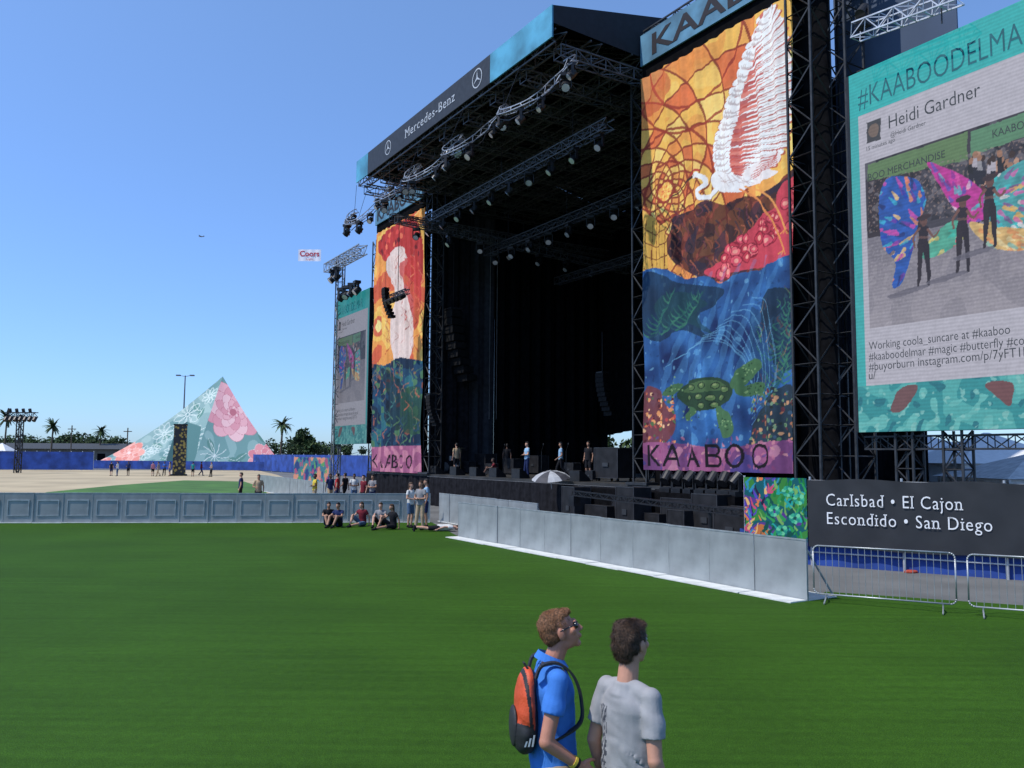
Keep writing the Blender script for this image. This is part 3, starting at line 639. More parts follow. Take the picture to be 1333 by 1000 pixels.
screen('video_screen','distant narrow lit video screen at the far left of the stage',pl(SM,436,500)[0]-sa0,.46)
a_0=pl(SM,1093,300,2.0)[0]; a_1=pl(SM,1247,60,2.0)[0]
o=MB().box(a_0,a_1,2.0,2.05,6.0,24).build('scrim',SLATE,None,SM); T(o,'tall slate blue scrim wall standing behind the big screen','scrim')
t=thing('screen_support_truss','black truss frame carrying the big screen from below','truss',SM)
m=MB()
for px in (1172,1235): 
    a=pl(SM,px,560)[0]; m.truss((a,.4,0),(a,.4,sz0),.5,.5,.03)
m.truss((sa0,.4,sz0-.3),(sa0+SWD,.4,sz0-.3),.35,.5,.025); m.build('truss',DKM,t)
t=thing('outrigger_truss','pale aluminium outrigger truss slanting above the big screen','truss',SM)
x1,z1_=pl(SM,1114,42,-.6); x2,z2_=pl(SM,1250,-8,-.6); MB().truss((x1,-.6,z1_),(x2,-.6,z2_),.42,.45,.022).build('truss',ALU,t); MB().bar((x2-.5,-.6,z2_+4),(x2-.5,-.6,sz1),.02).build('cable',BLKM,t)
t=thing('outrigger_truss','grey outrigger truss on top of the slim far left tower','truss',SM)
x1=pl(SM,436,315)[0]; MB().truss((x1,-.5,16.6),(x1+7,-.5,16.6),.6,.6,.035).build('truss',mat('pale truss',(.3,.31,.32),.45,.5),t)
# ------------------------------------------------------------------ lighting fixtures
hd=thing('moving_head_lamp','x','stage light',TM(0,0,0))
MB().box(-.17,.17,-.13,.13,-.12,0).build('base',BLKM,hd)
y=MB(); y.box(-.2,.2,-.05,.05,-.15,-.121); y.box(-.2,-.17,-.05,.05,-.5,-.151); y.box(.17,.2,-.05,.05,-.5,-.151); y.build('yoke',BLKM,hd)
h=MB(); h.bar((0,.12,-.3),(0,-.1,-.52),.14,0,14,.16); h.build('head',BLKM,hd,smooth=False); MB().bar((0,-.101,-.521),(0,-.112,-.532),.13,0,14).build('lens',LENS,hd)
used=[False]
def lamp(M,label,group):
    if not used[0]: used[0]=True; hd.matrix_world=M; hd['label']=label; hd['group']=group; return
    dup(hd,M,label,group)
def serp(k):
    a=8.3-k*21.6; ph=2*math.pi*(5.2*k+.10*math.sin(k*17)); am=1+.25*math.sin(k*23+1)
    return Vector((a+.35*math.sin(2*ph+.6),-4.55+.3*k+.7*am*math.sin(ph),16.15+.72*am*math.sin(ph+.25)-.12*math.sin(k*31)))
t=thing('serpentine_truss','winding grey light truss draped in waves below the roof edge','truss',SM)
N=210; pts=[serp(i/N) for i in range(N+1)]; m=MB(); w_=.12; prev=None
for i in range(N):
    d=(pts[i+1]-pts[i]).normalized(); s_=d.cross(Vector((0,0,1))).normalized(); u_=s_.cross(d); cs=[pts[i]+s_*w_,pts[i]-s_*w_,pts[i]+u_*.2]
    if prev:
        for c0,c1 in zip(prev,cs): m.bar(c0,c1,.024,0,4,caps=False)
        m.bar(prev[i%3],cs[(i+1)%3],.014,0,3,caps=False); m.bar(cs[0],cs[1],.014,0,3,caps=False)
    prev=cs
m.build('truss',SRP,t)
# power cable looping under the truss
cb=MB(); prev=None
for i in range(0,N,2):
    q=pts[i]+Vector((.05*math.sin(i),.1*math.cos(i*.7),-.16-.14*abs(math.sin(i*.21))))
    if prev: cb.bar(prev,q,.022,0,4,caps=False)
    prev=q
cb.build('cable',BLKM,t)
for i in range(8,N,22): MB().bar(pts[i],(pts[i].x,max(pts[i].y,-4.1),ZF0),.012).build('hoist_chain',BLKM,t)
for i in range(30):
    v=serp((i+.3+random.uniform(-.2,.2))/30); lamp(SMt(v.x,v.y,v.z-.04,random.uniform(-1.4,1.4),random.uniform(.85,1.15)),'black moving head lamp hanging from the winding grey truss','lamps on the winding truss')
for i in range(9): lamp(SMt(-9+1.8*i,3,14.38,random.uniform(-1,1),1.1),'dark moving head lamp on the middle cross truss inside the stage','lamps on the middle stage truss')
for i in range(10): lamp(SMt(-9.5+1.7*i,-1,15.58,random.uniform(-1,1),1.1),'dark moving head lamp on the front cross truss under the roof','lamps on the front stage truss')
for i in range(7): lamp(SMt(-9,-2+2*i,15.1-.1*i,random.uniform(-1,1),1.1),'dark moving head lamp on the lower side truss under the roof','lamps on the side truss')
for i in range(6):
    a=pl(SM,437,350)[0]+.7+i*1.0; lamp(SMt(a,-.5,14.6 if i>1 else 16.28,random.uniform(-1,1),1.6),'large moving head lamp clustered above the distant left screen','lamps above the left screen')
q_=pl(SM,1124,40,-.6); o=dup(hd,SMt(q_[0],-.6,q_[1]+.1,0,1.1)@Matrix.Rotation(math.pi,4,'X'),'black lamp standing upright on the pale outrigger truss above the big screen')
if 'group' in o: del o['group']
la=thing('line_array','x','loudspeaker',TM(0,0,0)); 
for i in range(9):
    m=MB(); z=-.34*i; yy=.012*i*i; m.add([(-.45,yy-.3,z),(.45,yy-.3,z),(.3,yy+.3,z-.03),(-.3,yy+.3,z-.03),(-.45,yy-.3,z-.32),(.45,yy-.3,z-.32),(.3,yy+.3,z-.29),(-.3,yy+.3,z-.29)],[(0,1,2,3),(4,7,6,5),(0,4,5,1),(1,5,6,2),(2,6,7,3),(3,7,4,0)]); m.build('cabinet',mat('speaker paint',(.012,.012,.013),.8,var=.3,spec=.1),la)
m=MB(); m.box(-.35,.35,-.3,.3,.02,.1); m.bar((0,0,.1),(0,0,3),.02); m.build('fly_frame',BLKM,la)
def larr(px,py,b,s,label,first=False):
    a,z=pl(SM,px,py,b); M=SMt(a,b,z,0,s)
    if first: la.matrix_world=M; la['label']=label
    else: dup(la,M,label)
larr(784,486,5,.7,'curved black line array loudspeaker hanging in the dark middle of the stage',True)
larr(502,376,-2.2,.55,'black line array loudspeaker hanging in front of the left banner')
larr(590,405,1.5,1.35,'large dark line array loudspeaker at the left inner side of the stage')
larr(560,515,-.6,.55,'small black line array loudspeaker low beside the left banner')
t=thing('lighting_pod','cluster of black lamps on a small frame before the left banner','stage light',SM)
a,z=pl(SM,518,384,-2); m=MB(); m.truss((a-1.0,-2,z),(a+1.3,-2,z),.25,.4,.025); m.bar((a,-2,z),(a,-2,16.8),.02); m.build('frame',BLKM,t)
for k in range(5): MB().bar((a-.9+.5*k,-2.1,z-.2),(a-.9+.5*k,-2.4,z-.4),.15,0,10).build('lamp',BLKM,t)
# ------------------------------------------------------------------ curtains
def curtain(p,q,z0,z1,label,m=BLACK,amp=.09,fr=7.,z0b=None):
    p=Vector((p[0],p[1],0));q=Vector((q[0],q[1],0));L=(q-p).length;n=int(L*14);t=np.linspace(0,1,n);d=(q-p).normalized();s_=Vector((-d.y,d.x,0))
    P=np.zeros((3,n,3));rp=amp*np.sin(t*L*fr)+amp*.4*np.sin(t*L*fr*2.3+1); zb=z0+(((z0b if z0b is not None else z0)-z0))*t
    for j,z in enumerate((zb,(zb+z1)/2,z1)):
        P[j,:,0]=p.x+(q.x-p.x)*t+s_.x*rp*(1.2-.3*j);P[j,:,1]=p.y+(q.y-p.y)*t+s_.y*rp*(1.2-.3*j);P[j,:,2]=z
    o=gridmesh('stage_curtain',P,m,None,M=SM); T(o,label,'curtain')
TZ=ZF0+.3
curtain((-12.4,.6),(-12.4,3.2),DZ,TZ,'dark curtain just inside the left banner',DARKC)
curtain((-12.7,3.3),(-12.7,5.2),DZ,TZ,'charcoal grey curtain strip with visible folds, left inner side of stage',GREYC)
curtain((-12.9,5.3),(-12.9,14.2),DZ,TZ,'black curtain deep on the left inner side of the stage')
g0=apx(742,14);g1_=apx(822,14)
curtain((-13.0,14.0),(g0,14.0),DZ,TZ+.1,'black backdrop curtain left of the daylight gap at stage rear')
curtain((g0-.1,14.1),(g1_+.1,14.1),3.7,TZ+.1,'black backdrop curtain with slanting raised hem over the daylight gap',z0b=4.5)
curtain((g1_,14.0),(9.8,14.0),DZ,TZ+.1,'black backdrop curtain right of the daylight gap at stage rear')
curtain((8.3,.45),(8.3,13.9),DZ,TZ,'added black curtain blocking sky light on the near inner side behind the bird banner')  # added to stop sky light entering the stage from the near side
curtain((7.3,.42),(apx(1093,.42),.42),.1,17.4,'black masking curtain hung directly behind the bird banner')
curtain((-19.6,.6),(-12.5,.6),.1,17.4,'black masking curtain hung directly behind the left banner')
t=thing('hanging_cable','pale thin cable pair hanging vertically left inside the stage','cable',SM)
for b,z in ((4.6,5),(5.1,5)): MB().bar((-12.3,b,z),(-12.3,b,16.4),.015).build('cable',mat('pale cable',(.25,.25,.25),.7),t)
# ------------------------------------------------------------------ cases, wedges, floor lamps
case=thing('road_case','x','case',TM(0,0,0))
MB().box(-.5,.5,-.3,.3,.1,.9).build('body',mat('case panel',(.016,.016,.018),.6,var=.3,spec=.2),case)
e=MB()
for x in (-.5,.5):
    for y_ in (-.3,.3): e.box(x-.012,x+.012,y_-.012,y_+.012,.09,.91)
for z in (.1,.9):
    for y_ in (-.3,.3): e.box(-.486,.486,y_-.009,y_+.009,z-.009,z+.009)
e.build('edge_trim',mat('case trim',(.05,.05,.055),.45,.4),case)
for x in (-.4,.4):
    for y_ in (-.22,.22): MB().sph((x,y_,.05),.03,.05,.05,8,6).build('caster',BLKM,case)
MB().box(-.12,.12,-.33,-.301,.4,.5).build('handle',DKM,case)
cu=[False]
def rcase(a,b,z,s,label,sx=1.,sz=1.,rz=0,group=None):
    M=SMt(a,b,z,rz)@Matrix.Diagonal((s*sx,s,s*sz,1))
    if not cu[0]: cu[0]=True; case.matrix_world=M; case['label']=label; o=case
    else: o=dup(case,M,label)
    if 'group' in o: del o['group']
    if group: o['group']=group
hs=(1.5,.9,1.25,1.6,.8,1.3,1.0,1.5,.85,1.2)
for i,px in enumerate((750,776,797,824,845,868,890,916,937,960)):
    rcase(apx(px,-1.7),-1.7+.35*(i%3),0,1.2,'black equipment case in the uneven row on the ground under the bird banner',(.8,1.1,.7,.9)[i%4],hs[i],(i*37%11-5)*.02,'cases along the ground under the bird banner')
for px,b,s,l in ((800,2,1.6,'tall black case on deck just left of bird banner'),(770,1.5,.5,'black case on the deck beside the daylight gap'),(745,5,.8,'small black case deep on the deck centre'),(552,2,1.3,'black case on deck under the left banner corner'),(610,3,.8,'low black case on the left middle of the deck'),(640,2.5,.7,'low black case left of the parasol'),(668,4,1.0,'black case between crew member and left deck gear'),(632,4,1.3,'taller black case behind the low cases on the left deck'),(700,6,1.2,'black case deep on the deck behind the parasol'),(565,4,1.4,'black case deep beside the drum kit')):
    rcase(apx(px,b),b,DZ,s,l)
for i in range(7):
    a=apx(868+15*i,-.9); lamp(SMt(a,-.9,DZ-.15,random.uniform(-.4,.4),1.25)@Matrix.Rotation(math.pi,4,'X'),'black round floor lamp in the row beneath the bird banner','floor lamps beneath the bird banner')
o=MB().box(apx(742,-.9),apx(966,-.9),-1.25,-.55,0,DZ-.16).build('lamp_riser',BLACK,None,SM); T(o,'long black riser carrying the floor lamps below the bird banner','riser')
wg=thing('floor_monitor','x','loudspeaker',TM(0,0,0)); m=MB(); m.add([(-.3,-.25,0),(.3,-.25,0),(.3,.25,0),(-.3,.25,0),(-.3,-.22,.1),(.3,-.22,.1),(.3,.15,.4),(-.3,.15,.4),(-.3,.25,.38),(.3,.25,.38)],[(0,3,2,1),(0,1,5,4),(4,5,6,7),(7,6,9,8),(8,9,2,3),(1,2,9,6,5),(0,4,7,8,3)]); m.build('cabinet',BLKM,wg); MB().add([(-.26,-.2,.125),(.26,-.2,.125),(.26,.12,.385),(-.26,.12,.385)],[(0,1,2,3)]).build('grille',DKM,wg)
for i,px in enumerate((570,596,622,648,678,755)):
    M=SMt(apx(px,.6),.6,DZ,math.pi,1.2)
    if i==0: wg.matrix_world=M; wg['label']='black wedge monitor speaker at the stage front edge'; wg['group']='wedge monitors on the stage edge'
    else: dup(wg,M)
t=thing('drum_kit','small dark drum kit with cymbals on the left part of the deck','drum kit',SMt(apx(582,2),2,DZ,0,1.3))
dk=mat('drum shell',(.22,.22,.23),.3,.3)
MB().bar((0,-.25,.3),(0,.2,.3),.28,0,18).build('bass_drum',dk,t)
for x,y_,z in ((-.25,.1,.7),(.2,.1,.7),(.6,.2,.45)): MB().bar((x,y_,z-.12),(x,y_,z+.1),.17,0,14).build('tom',dk,t)
for x,z in ((-.7,1.1),(.75,1.15),(-.1,1.3)):
    m=MB(); m.bar((x,.3,z),(x,.3,z+.015),.23,0,16,.2); m.bar((x,.3,0),(x,.3,z),.012); m.build('cymbal',mat('brass',(.5,.4,.18),.3,.8),t)
for i,px in enumerate((655,705,737)):
    t=thing('microphone_stand',('thin black microphone stand left of the parasol','thin black microphone stand behind the parasol','thin black microphone stand right of the parasol')[i],'microphone stand',SMt(apx(px,1.2),1.2,DZ))
    MB().bar((0,0,0),(0,0,.03),.15,0,12).build('base',BLKM,t); m=MB(); m.bar((0,0,.03),(0,0,1.3),.012); m.bar((0,0,1.3),(.3,-.1,1.6),.01); m.build('pole',BLKM,t); MB().sph((.32,-.11,1.62),.03,.03,.05).build('microphone',BLKM,t)
a,z=pl(SM,717,620,-.8); t=thing('parasol','small flat parasol with dark and pale panels low in front of the deck edge','umbrella',SMt(a,-.8,z-.05)@Matrix.Rotation(R(10),4,'X')@Matrix.Rotation(R(6),4,'Y'))
n=8; rr=.82
for i in range(n):
    m=MB()
    for h_ in (0,1):
        a0=2*math.pi*(i+.5*h_)/n;a1=2*math.pi*(i+.5*h_+.5)/n
        for (r1,z1),(r2,z2) in (((0.001,.28),(.32,.24)),((.32,.24),(.62,.12)),((.62,.12),(rr,-.04))):
            m.poly([(r1*math.cos(a0),r1*math.sin(a0),z1),(r2*math.cos(a0),r2*math.sin(a0),z2),(r2*math.cos(a1),r2*math.sin(a1),z2),(r1*math.cos(a1),r1*math.sin(a1),z1)])
    m.build('canopy_panel',mat('pale parasol',(.36,.37,.39),.7) if i%2 else mat('dark parasol',(.05,.05,.06),.7),t)
MB().bar((0,0,-.5),(0,0,.32),.02).build('pole',ALU,t)
t=thing('camera_crane','long thin black camera crane boom reaching across before the cases','crane',SM)
x1,z1=pl(SM,748,642,-3.4);x2,z2=pl(SM,966,668,-3.4); m=MB(); m.truss((x1,-3.4,z1),(x2,-3.4,z2),.16,.3,.02); m.build('boom',BLKM,t)
m=MB(); m.bar((x2-1.2,-3.4,0),(x2-1.2,-3.4,z2),.06,0,8); m.bar((x2-1.7,-3.4,.03),(x2-.7,-3.4,.03),.04); m.bar((x2-1.2,-3.9,.03),(x2-1.2,-2.9,.03),.04); m.build('pedestal',BLKM,t); MB().box(x1-.15,x1+.15,-3.55,-3.25,z1-.45,z1-.1).build('camera_head',BLKM,t)
# ------------------------------------------------------------------ right fence with banner
FL=gY(968,22.7); FR=gY(1333,19.2); FM=frame(FL,FR-FL)
def fx(px,py): return pl(FM,px,py)
L_=(FR-FL).length; xm=fx(1051,650)[0]
t=thing('mesh_fence','black mesh fence banner listing four towns in white letters','fence',FM)
n=300; X=np.linspace(xm+.01,L_*2.2,n); ny=24; Z=np.linspace(.5,2.24,ny); A2,Z2=np.meshgrid(X,Z); P=np.zeros((ny,n,3)); P[:,:,0]=A2
P[:,:,1]=.010*np.sin(A2*1.6+Z2)+.006*np.sin(A2*5.1-Z2*3)+.014*np.sin(A2*8+Z2*5)*np.clip((Z2-1.85)*2,0,1)+.012*np.sin(A2*6+Z2*2)*np.clip((.95-Z2)*2,0,1); P[:,:,2]=Z2+.025*np.sin(A2*2.6)*(Z2>1.4)-.02*np.sin(A2*1.9)*(Z2<.7)
gridmesh('cloth',P,mat('black mesh cloth',(.022,.024,.028),.65,var=.12,scale=2,spec=.4),t)
def ft(s_,pa,pb,h):
    x_a,z_a=fx(*pa);x_b,_=fx(*pb); text(s_,t,x_a,z_a,x_b-x_a,h,WTXT,b=-.024,bold=-.004,serif=True)
ft('Carlsbad • El Cajon',(1076,658),(1254,664),.31); ft('Escondido • San Diego',(1077,682),(1292,691),.31)
for k in range(8): x=xm+.05+2.2*k; MB().bar((x,.12,0),(x,.12,2.3),.03,0,8).build('post',ALU,t)
m=MB(); m.bar((xm,.12,2.2),(L_*2.2,.12,2.2),.02,0,6); m.bar((xm,.12,.35),(L_*2.2,.12,.35),.02,0,6); m.build('rail',ALU,t)
t2=thing('mural_panel','small bright coral and leaf mural panel at the end of the black fence','panel',FM)
A3,Z3=np.meshgrid(np.linspace(0,xm-.01,150),np.linspace(.5,2.26,140)); p=Paint(A3,Z3,lambda k:fx(*k)); p.warp(.015,12); n1=p.noise(3.2,1);n2=p.noise(8,2)
p.put(p.Y>-1,(24,90,96)); p.put(n1>.2,(60,130,60)); p.put(n1<-.3,(90,60,130)); p.put(n1<-.65,(190,110,60))
rs=random.Random(5)
for k in range(160):
    x=rs.uniform(968,1050);y=rs.uniform(616,704); c=rs.choice([(50,150,80),(30,120,60),(40,160,150),(20,80,70),(120,170,90)] if x+ (y-660)*.3>1000 else [(220,120,70),(90,70,170),(50,140,170),(200,80,110),(40,30,60),(230,180,110)])
    q=rs.uniform(-9,9); p.line([(x,y),(x+q*.6,y-rs.uniform(2,9)),(x+q,y-rs.uniform(5,14))],rs.uniform(.04,.1),c,w2=.02)
for cx_,cy_ in ((1025,640),(1035,675),(1008,665),(1018,690),(1040,650)):
    for i in range(9): a=i*.7; p.ell((cx_+5*math.cos(a),cy_+5*math.sin(a)),.055,.05,((60,170,130),(40,140,120),(110,200,150))[i%3]); 
P=np.zeros(A3.shape+(3,));P[:,:,0]=A3;P[:,:,1]=-.02+.015*np.sin(A3*6);P[:,:,2]=Z3; gridmesh('cloth',P,attrmat('printed cloth'),t2,colors=p.C)
MB().bar((.0,.05,0),(0,.05,2.3),.03,0,8).build('post',ALU,t2)
o=MB().box(-.2,L_*2.2,.2,.24,0,.85).build('blue_hoarding',BLUEF,None,FM); T(o,'low blue hoarding behind the foot of the black fence','hoarding')
debm=[mat('red scrap',(.4,.06,.03),.8),mat('white scrap',(.7,.7,.7),.8)]
for k,(px,py) in enumerate(((1185,746),(1240,748),(1300,745))):
    g=ground(px,py); m=MB(); m.sph((0,0,.03),.16,.1,.05,8,5); m.sph((.12,.03,.03),.08,.08,.04,8,5); o=m.build('sandbag',debm[k%2],None,TM(g.x,g.y,0,k)); T(o,('small red bag on asphalt left, behind the first barricade','white bag on asphalt behind the first barricade gap','small red bag on asphalt behind the rightmost barricade')[k],'bag')
# ------------------------------------------------------------------ tents
def tent(px,Y,w_,dp,h0,h1,label,rz=0.,m=WHITE):
    g=gY(px,Y); t=thing('marquee_tent',label,'tent',TM(g.x,g.y,0,rz)); a=w_/2;b=dp/2
    MB().add([(-a-.2,-b-.2,h0),(a+.2,-b-.2,h0),(a+.2,b+.2,h0),(-a-.2,b+.2,h0),(-a*.05,0,h1),(a*.05,0,h1)],[(0,1,5,4),(1,2,5),(2,3,4,5),(3,0,4)]).build('canopy',m,t)
    MB().box(-a,a,-b,b,.02,h0-.02).build('side_wall',m,t)
    for x in (-a-.05,a+.05):
        for y_ in (-b-.05,b+.05): MB().bar((x,y_,0),(x,y_,h0),.05).build('leg',ALU,t)
tent(1190,46,6,6,3.0,4.2,'white marquee tent seen below the big screen')
tent(1285,38,5,5,2.6,4.0,'white peaked tent under the right part of the big screen')
tent(1345,27,4,4,2.2,3.0,'white tent cut by the right edge of the photo',m=mat('cream canvas',(.68,.67,.64),.8))
tent(2,140,3,3,3,4.3,'small white tent at the far left edge of the photo')
# ------------------------------------------------------------------ left background
def fence(px0,px1,Y0,Y1,h,label,n):
    p=gY(px0,Y0);q=gY(px1,Y1);d=q-p;L=d.length;t=thing('blue_fence',label,'fence',TM(p.x,p.y,0,math.atan2(d.y,d.x)))
    MB().box(0,L,-.03,.03,.1,h).build('mesh_sheet',BLUEF,t)
    for i in range(n+1): MB().bar((L*i/n,.06,0),(L*i/n,.06,h+.15),.06,0,6).build('post',ALU,t)
fence(-90,122,128,132,2.9,'blue mesh fence left of the flowered pyramid',14)
fence(330,486,140,100,2.7,'blue mesh fence between pyramid and stage',10)
fence(108,372,143,134,1.5,'blue mesh fence along the front of the pyramid',14)
PY=158.
pA=gY(112,PY-4);pC=gY(374,PY-10);pB=gY(250,PY-13);pK=gY(250,PY+16); pT=atY(290,490,PY-2)
pyr=thing('flower_pyramid','large fabric pyramid printed with pink and white flowers','pyramid',TM(0,0,0))
def face(name,V,Tx,paint,sl,sr,n=150):
    V=[np.array(v) for v in V];Tx=[np.array(v,float) for v in Tx]; u,v=np.meshgrid(np.linspace(0,1,n),np.linspace(0,1,n))
    w0=(1-v)*(1-u);w1=(1-v)*u;w2=v
    P=w0[...,None]*V[0]+w1[...,None]*V[1]+w2[...,None]*V[2]; X=w0*Tx[0][0]+w1*Tx[1][0]+w2*Tx[2][0];Y=w0*Tx[0][1]+w1*Tx[1][1]+w2*Tx[2][1]
    P[:,:,2]-=np.sin(np.pi*v)*(sl*(1-u)+sr*u)+.35*np.sin(np.pi*v)*np.sin(np.pi*u)
    p=Paint(X,Y); paint(p); gridmesh(name,P,attrmat('printed cloth'),pyr,colors=p.C)
def flower(p,c,r,cols,edge,petals=10,rings=4,sq=.85):
    for k in range(rings):
        rr=r*(1-k/rings)
        for i in range(petals):
            a=2*math.pi*(i+.5*(k%2))/petals; cx,cy=c[0]+rr*.60*math.cos(a),c[1]+rr*.60*math.sin(a)*sq
            p.ell((cx,cy),rr*.46+.45,rr*.31+.45,edge,a); p.ell((cx,cy),rr*.46,rr*.31,cols[(i+k)%len(cols)],a)
    p.ell(c,r*.12,r*.12,edge)
def leaf(p,x,y,a,L):
    c,s=math.cos(a),math.sin(a); p.poly([(x,y),(x+L*.5*c-L*.22*s,y+L*.5*s+L*.22*c),(x+L*c,y+L*s),(x+L*.5*c+L*.22*s,y+L*.5*s-L*.22*c)],(92,134,126)); p.line([(x,y),(x+L*.9*c,y+L*.9*s)],.6,(196,212,204),smooth=False)
def pf1(p):
    p.put(p.X>-1e9,(128,158,156)); n=p.noise(.12,3); p.put(n>.2,(148,174,170)); p.put(n<-.4,(102,138,138))
    for k,(x,y,a) in enumerate(((200,575,.4),(228,560,2.6),(252,520,1.),(268,530,2.),(180,600,-.5),(215,600,.3))): leaf(p,x,y,a,18)
    for c,r in (((215,560),17),((245,535),20),((190,590),13),((262,575),18),((275,515),12),((232,592),13),((205,585),9)):
        for i in range(9):
            a=2*math.pi*i/9; x,y=c[0]+r*.55*math.cos(a),c[1]+r*.55*math.sin(a)
            pts=[(c[0]+2*math.cos(a),c[1]+2*math.sin(a)),(x+r*.25*math.cos(a+1.3),y+r*.25*math.sin(a+1.3)),(c[0]+r*math.cos(a),c[1]+r*math.sin(a)),(x-r*.25*math.cos(a+1.3),y-r*.25*math.sin(a+1.3)),(c[0]+2*math.cos(a),c[1]+2*math.sin(a))]
            p.line(pts,.75,(206,216,210),.9)
    flower(p,(168,588),22,[(222,158,144),(212,134,122)],(232,202,192),8,3); flower(p,(132,606),14,[(222,162,148),(208,130,122)],(232,202,192),8,3)
    p.poly([(232,552),(246,546),(262,590),(262,620),(222,620)],(40,78,82),1,False); p.poly([(246,546),(268,560),(266,620),(256,620)],(76,116,116),1,False)
def pf2(p):
    p.put(p.X>-1e9,(112,150,147)); n=p.noise(.12,6); p.put(n>.2,(138,170,166))
    for x,y,a in ((275,575,1.2),(340,560,.8),(300,600,.2),(325,590,2.4)): leaf(p,x,y,a,20)
    flower(p,(306,534),38,[(228,172,176),(218,152,160),(234,190,190)],(186,112,124),9,5,1.0); flower(p,(352,596),24,[(222,152,154),(212,132,140)],(232,200,196),9,3)
    for i in range(10):
        a=2*math.pi*i/10; p.line([(284,598),(284+9*math.cos(a+.2),598+9*math.sin(a+.2)),(284+18*math.cos(a),598+18*math.sin(a))],.8,(206,216,210))
def pfr(p): p.put(p.X>-1e9,(110,140,140))
face('front_face',[pA,pB,pT],[(108,614),(262,618),(290,490)],pf1,1.5,.0); face('side_face',[pB,pC,pT],[(256,618),(378,612),(290,490)],pf2,.0,.9)
face('rear_face',[pC,pK,pT],[(0,0),(1,0),(0,1)],pfr,.9,0,20); face('rear_face',[pK,pA,pT],[(0,0),(1,0),(0,1)],pfr,0,1.5,20)
g=gY(234,104); t=thing('patterned_column','slim square column in gold and black pattern before the pyramid','column',TM(g.x,g.y,0,R(20)))
cm=bpy.data.materials.new('gold floral'); cm.use_nodes=True; nt=cm.node_tree; v=nt.nodes.new('ShaderNodeTexVoronoi'); v.inputs['Scale'].default_value=2.6; tcn=nt.nodes.new('ShaderNodeTexCoord'); nt.links.new(tcn.outputs['Object'],v.inputs['Vector'])
cr=nt.nodes.new('ShaderNodeValToRGB'); cr.color_ramp.elements[0].position=.3; cr.color_ramp.elements[0].color=(.4,.28,.06,1); cr.color_ramp.elements[1].position=.45; cr.color_ramp.elements[1].color=(.015,.015,.02,1); nt.links.new(v.outputs['Distance'],cr.inputs['Fac']); nt.links.new(cr.outputs['Color'],nt.nodes['Principled BSDF'].inputs['Base Color'])
MB().box(-.75,.75,-.75,.75,.2,6.3).build('shaft',cm,t); MB().box(-.95,.95,-.95,.95,0,.2).build('base',BLKM,t); MB().box(-.82,.82,-.82,.82,6.3,6.45).build('cap',BLKM,t)
g=gY(237,185); t=thing('light_pole','tall twin arm parking lot light pole behind the pyramid','lamp post',TM(g.x,g.y,0)); pm_=mat('pole grey',(.12,.12,.12),.5)
hh=atY(237,489,185).z; m=MB(); m.bar((0,0,0),(0,0,hh),.22,0,8,.12); m.build('pole',pm_,t)
for s_ in (-1,1): MB().bar((0,0,hh-.2),(s_*1.2,0,hh),.07).build('arm',pm_,t); MB().box(min(s_*1.1,s_*2),max(s_*1.1,s_*2),-.3,.3,hh-.1,hh+.18).build('lamp_head',pm_,t)
g=gY(24,112); t=thing('light_rig','black T shaped lighting tower with lamps at the far left','tower',TM(g.x,g.y,0))
hh=atY(24,540,112).z; m=MB(); m.truss((0,0,0),(0,0,hh),.6,.8,.06); m.truss((-1.9,0,hh),(2.2,0,hh),.6,.6,.06); m.build('truss',BLKM,t)
for k in range(7): MB().bar((-1.8+.65*k,-.1,hh-.35),(-1.8+.65*k,-.5,hh-.85),.26,0,8).build('lamp',BLKM,t)
for k in range(4): MB().bar((-1.4+.9*k,0,hh+.3),(-1.4+.9*k,-.2,hh+.8),.2,0,8).build('lamp',BLKM,t)
p0=gY(383,82);p1=gY(430,74);M=frame(p0,p1-p0);t=thing('mural_panel','small colourful mural hoarding on the ground near the left screen','panel',M)
Lm=(p1-p0).length;A3,Z3=np.meshgrid(np.linspace(0,Lm,60),np.linspace(.1,2.5,40));p=Paint(A3,Z3);n1=p.noise(1.6,1);n2=p.noise(4,2)
p.put(p.Y>-1,(60,110,120));p.put(n1>.2,(190,130,106));p.put(n1<-.3,(40,60,110));p.put(n2>.5,(150,76,106));p.put(n2<-.6,(84,140,84));P=np.zeros(A3.shape+(3,));P[:,:,0]=A3;P[:,:,2]=Z3;gridmesh('cloth',P,attrmat('printed cloth'),t,colors=p.C)
for x in (0,Lm/2,Lm): MB().bar((x,.08,0),(x,.08,2.6),.05).build('post',ALU,t)
g=gY(60,210); t=thing('long_shed','long low dark roofed shed on the horizon at far left','building',TM(g.x,g.y,0))
MB().box(-45,28,0,14,0,3.6).build('wall',mat('shed wall',(.16,.15,.13),.9,scale=.3),t); MB().add([(-46,-1.5,3.7),(29,-1.5,3.7),(29,15,3.7),(-46,15,3.7),(-46,7,5.2),(29,7,5.2)],[(0,1,5,4),(2,3,4,5),(1,2,5),(3,0,4)]).build('roof',mat('shed roof',(.045,.05,.055),.8),t)
for k in range(14): MB().box(-42+5*k,-40+5*k,-.05,-.005,.8,2.6).build('opening',BLACK,t)
LF=[mat('leaf dark',(.022,.045,.014),.8,var=.3,scale=.5),mat('leaf light',(.06,.1,.03),.8,var=.3,scale=.5)]; BK=mat('bark',(.1,.075,.05),.9)
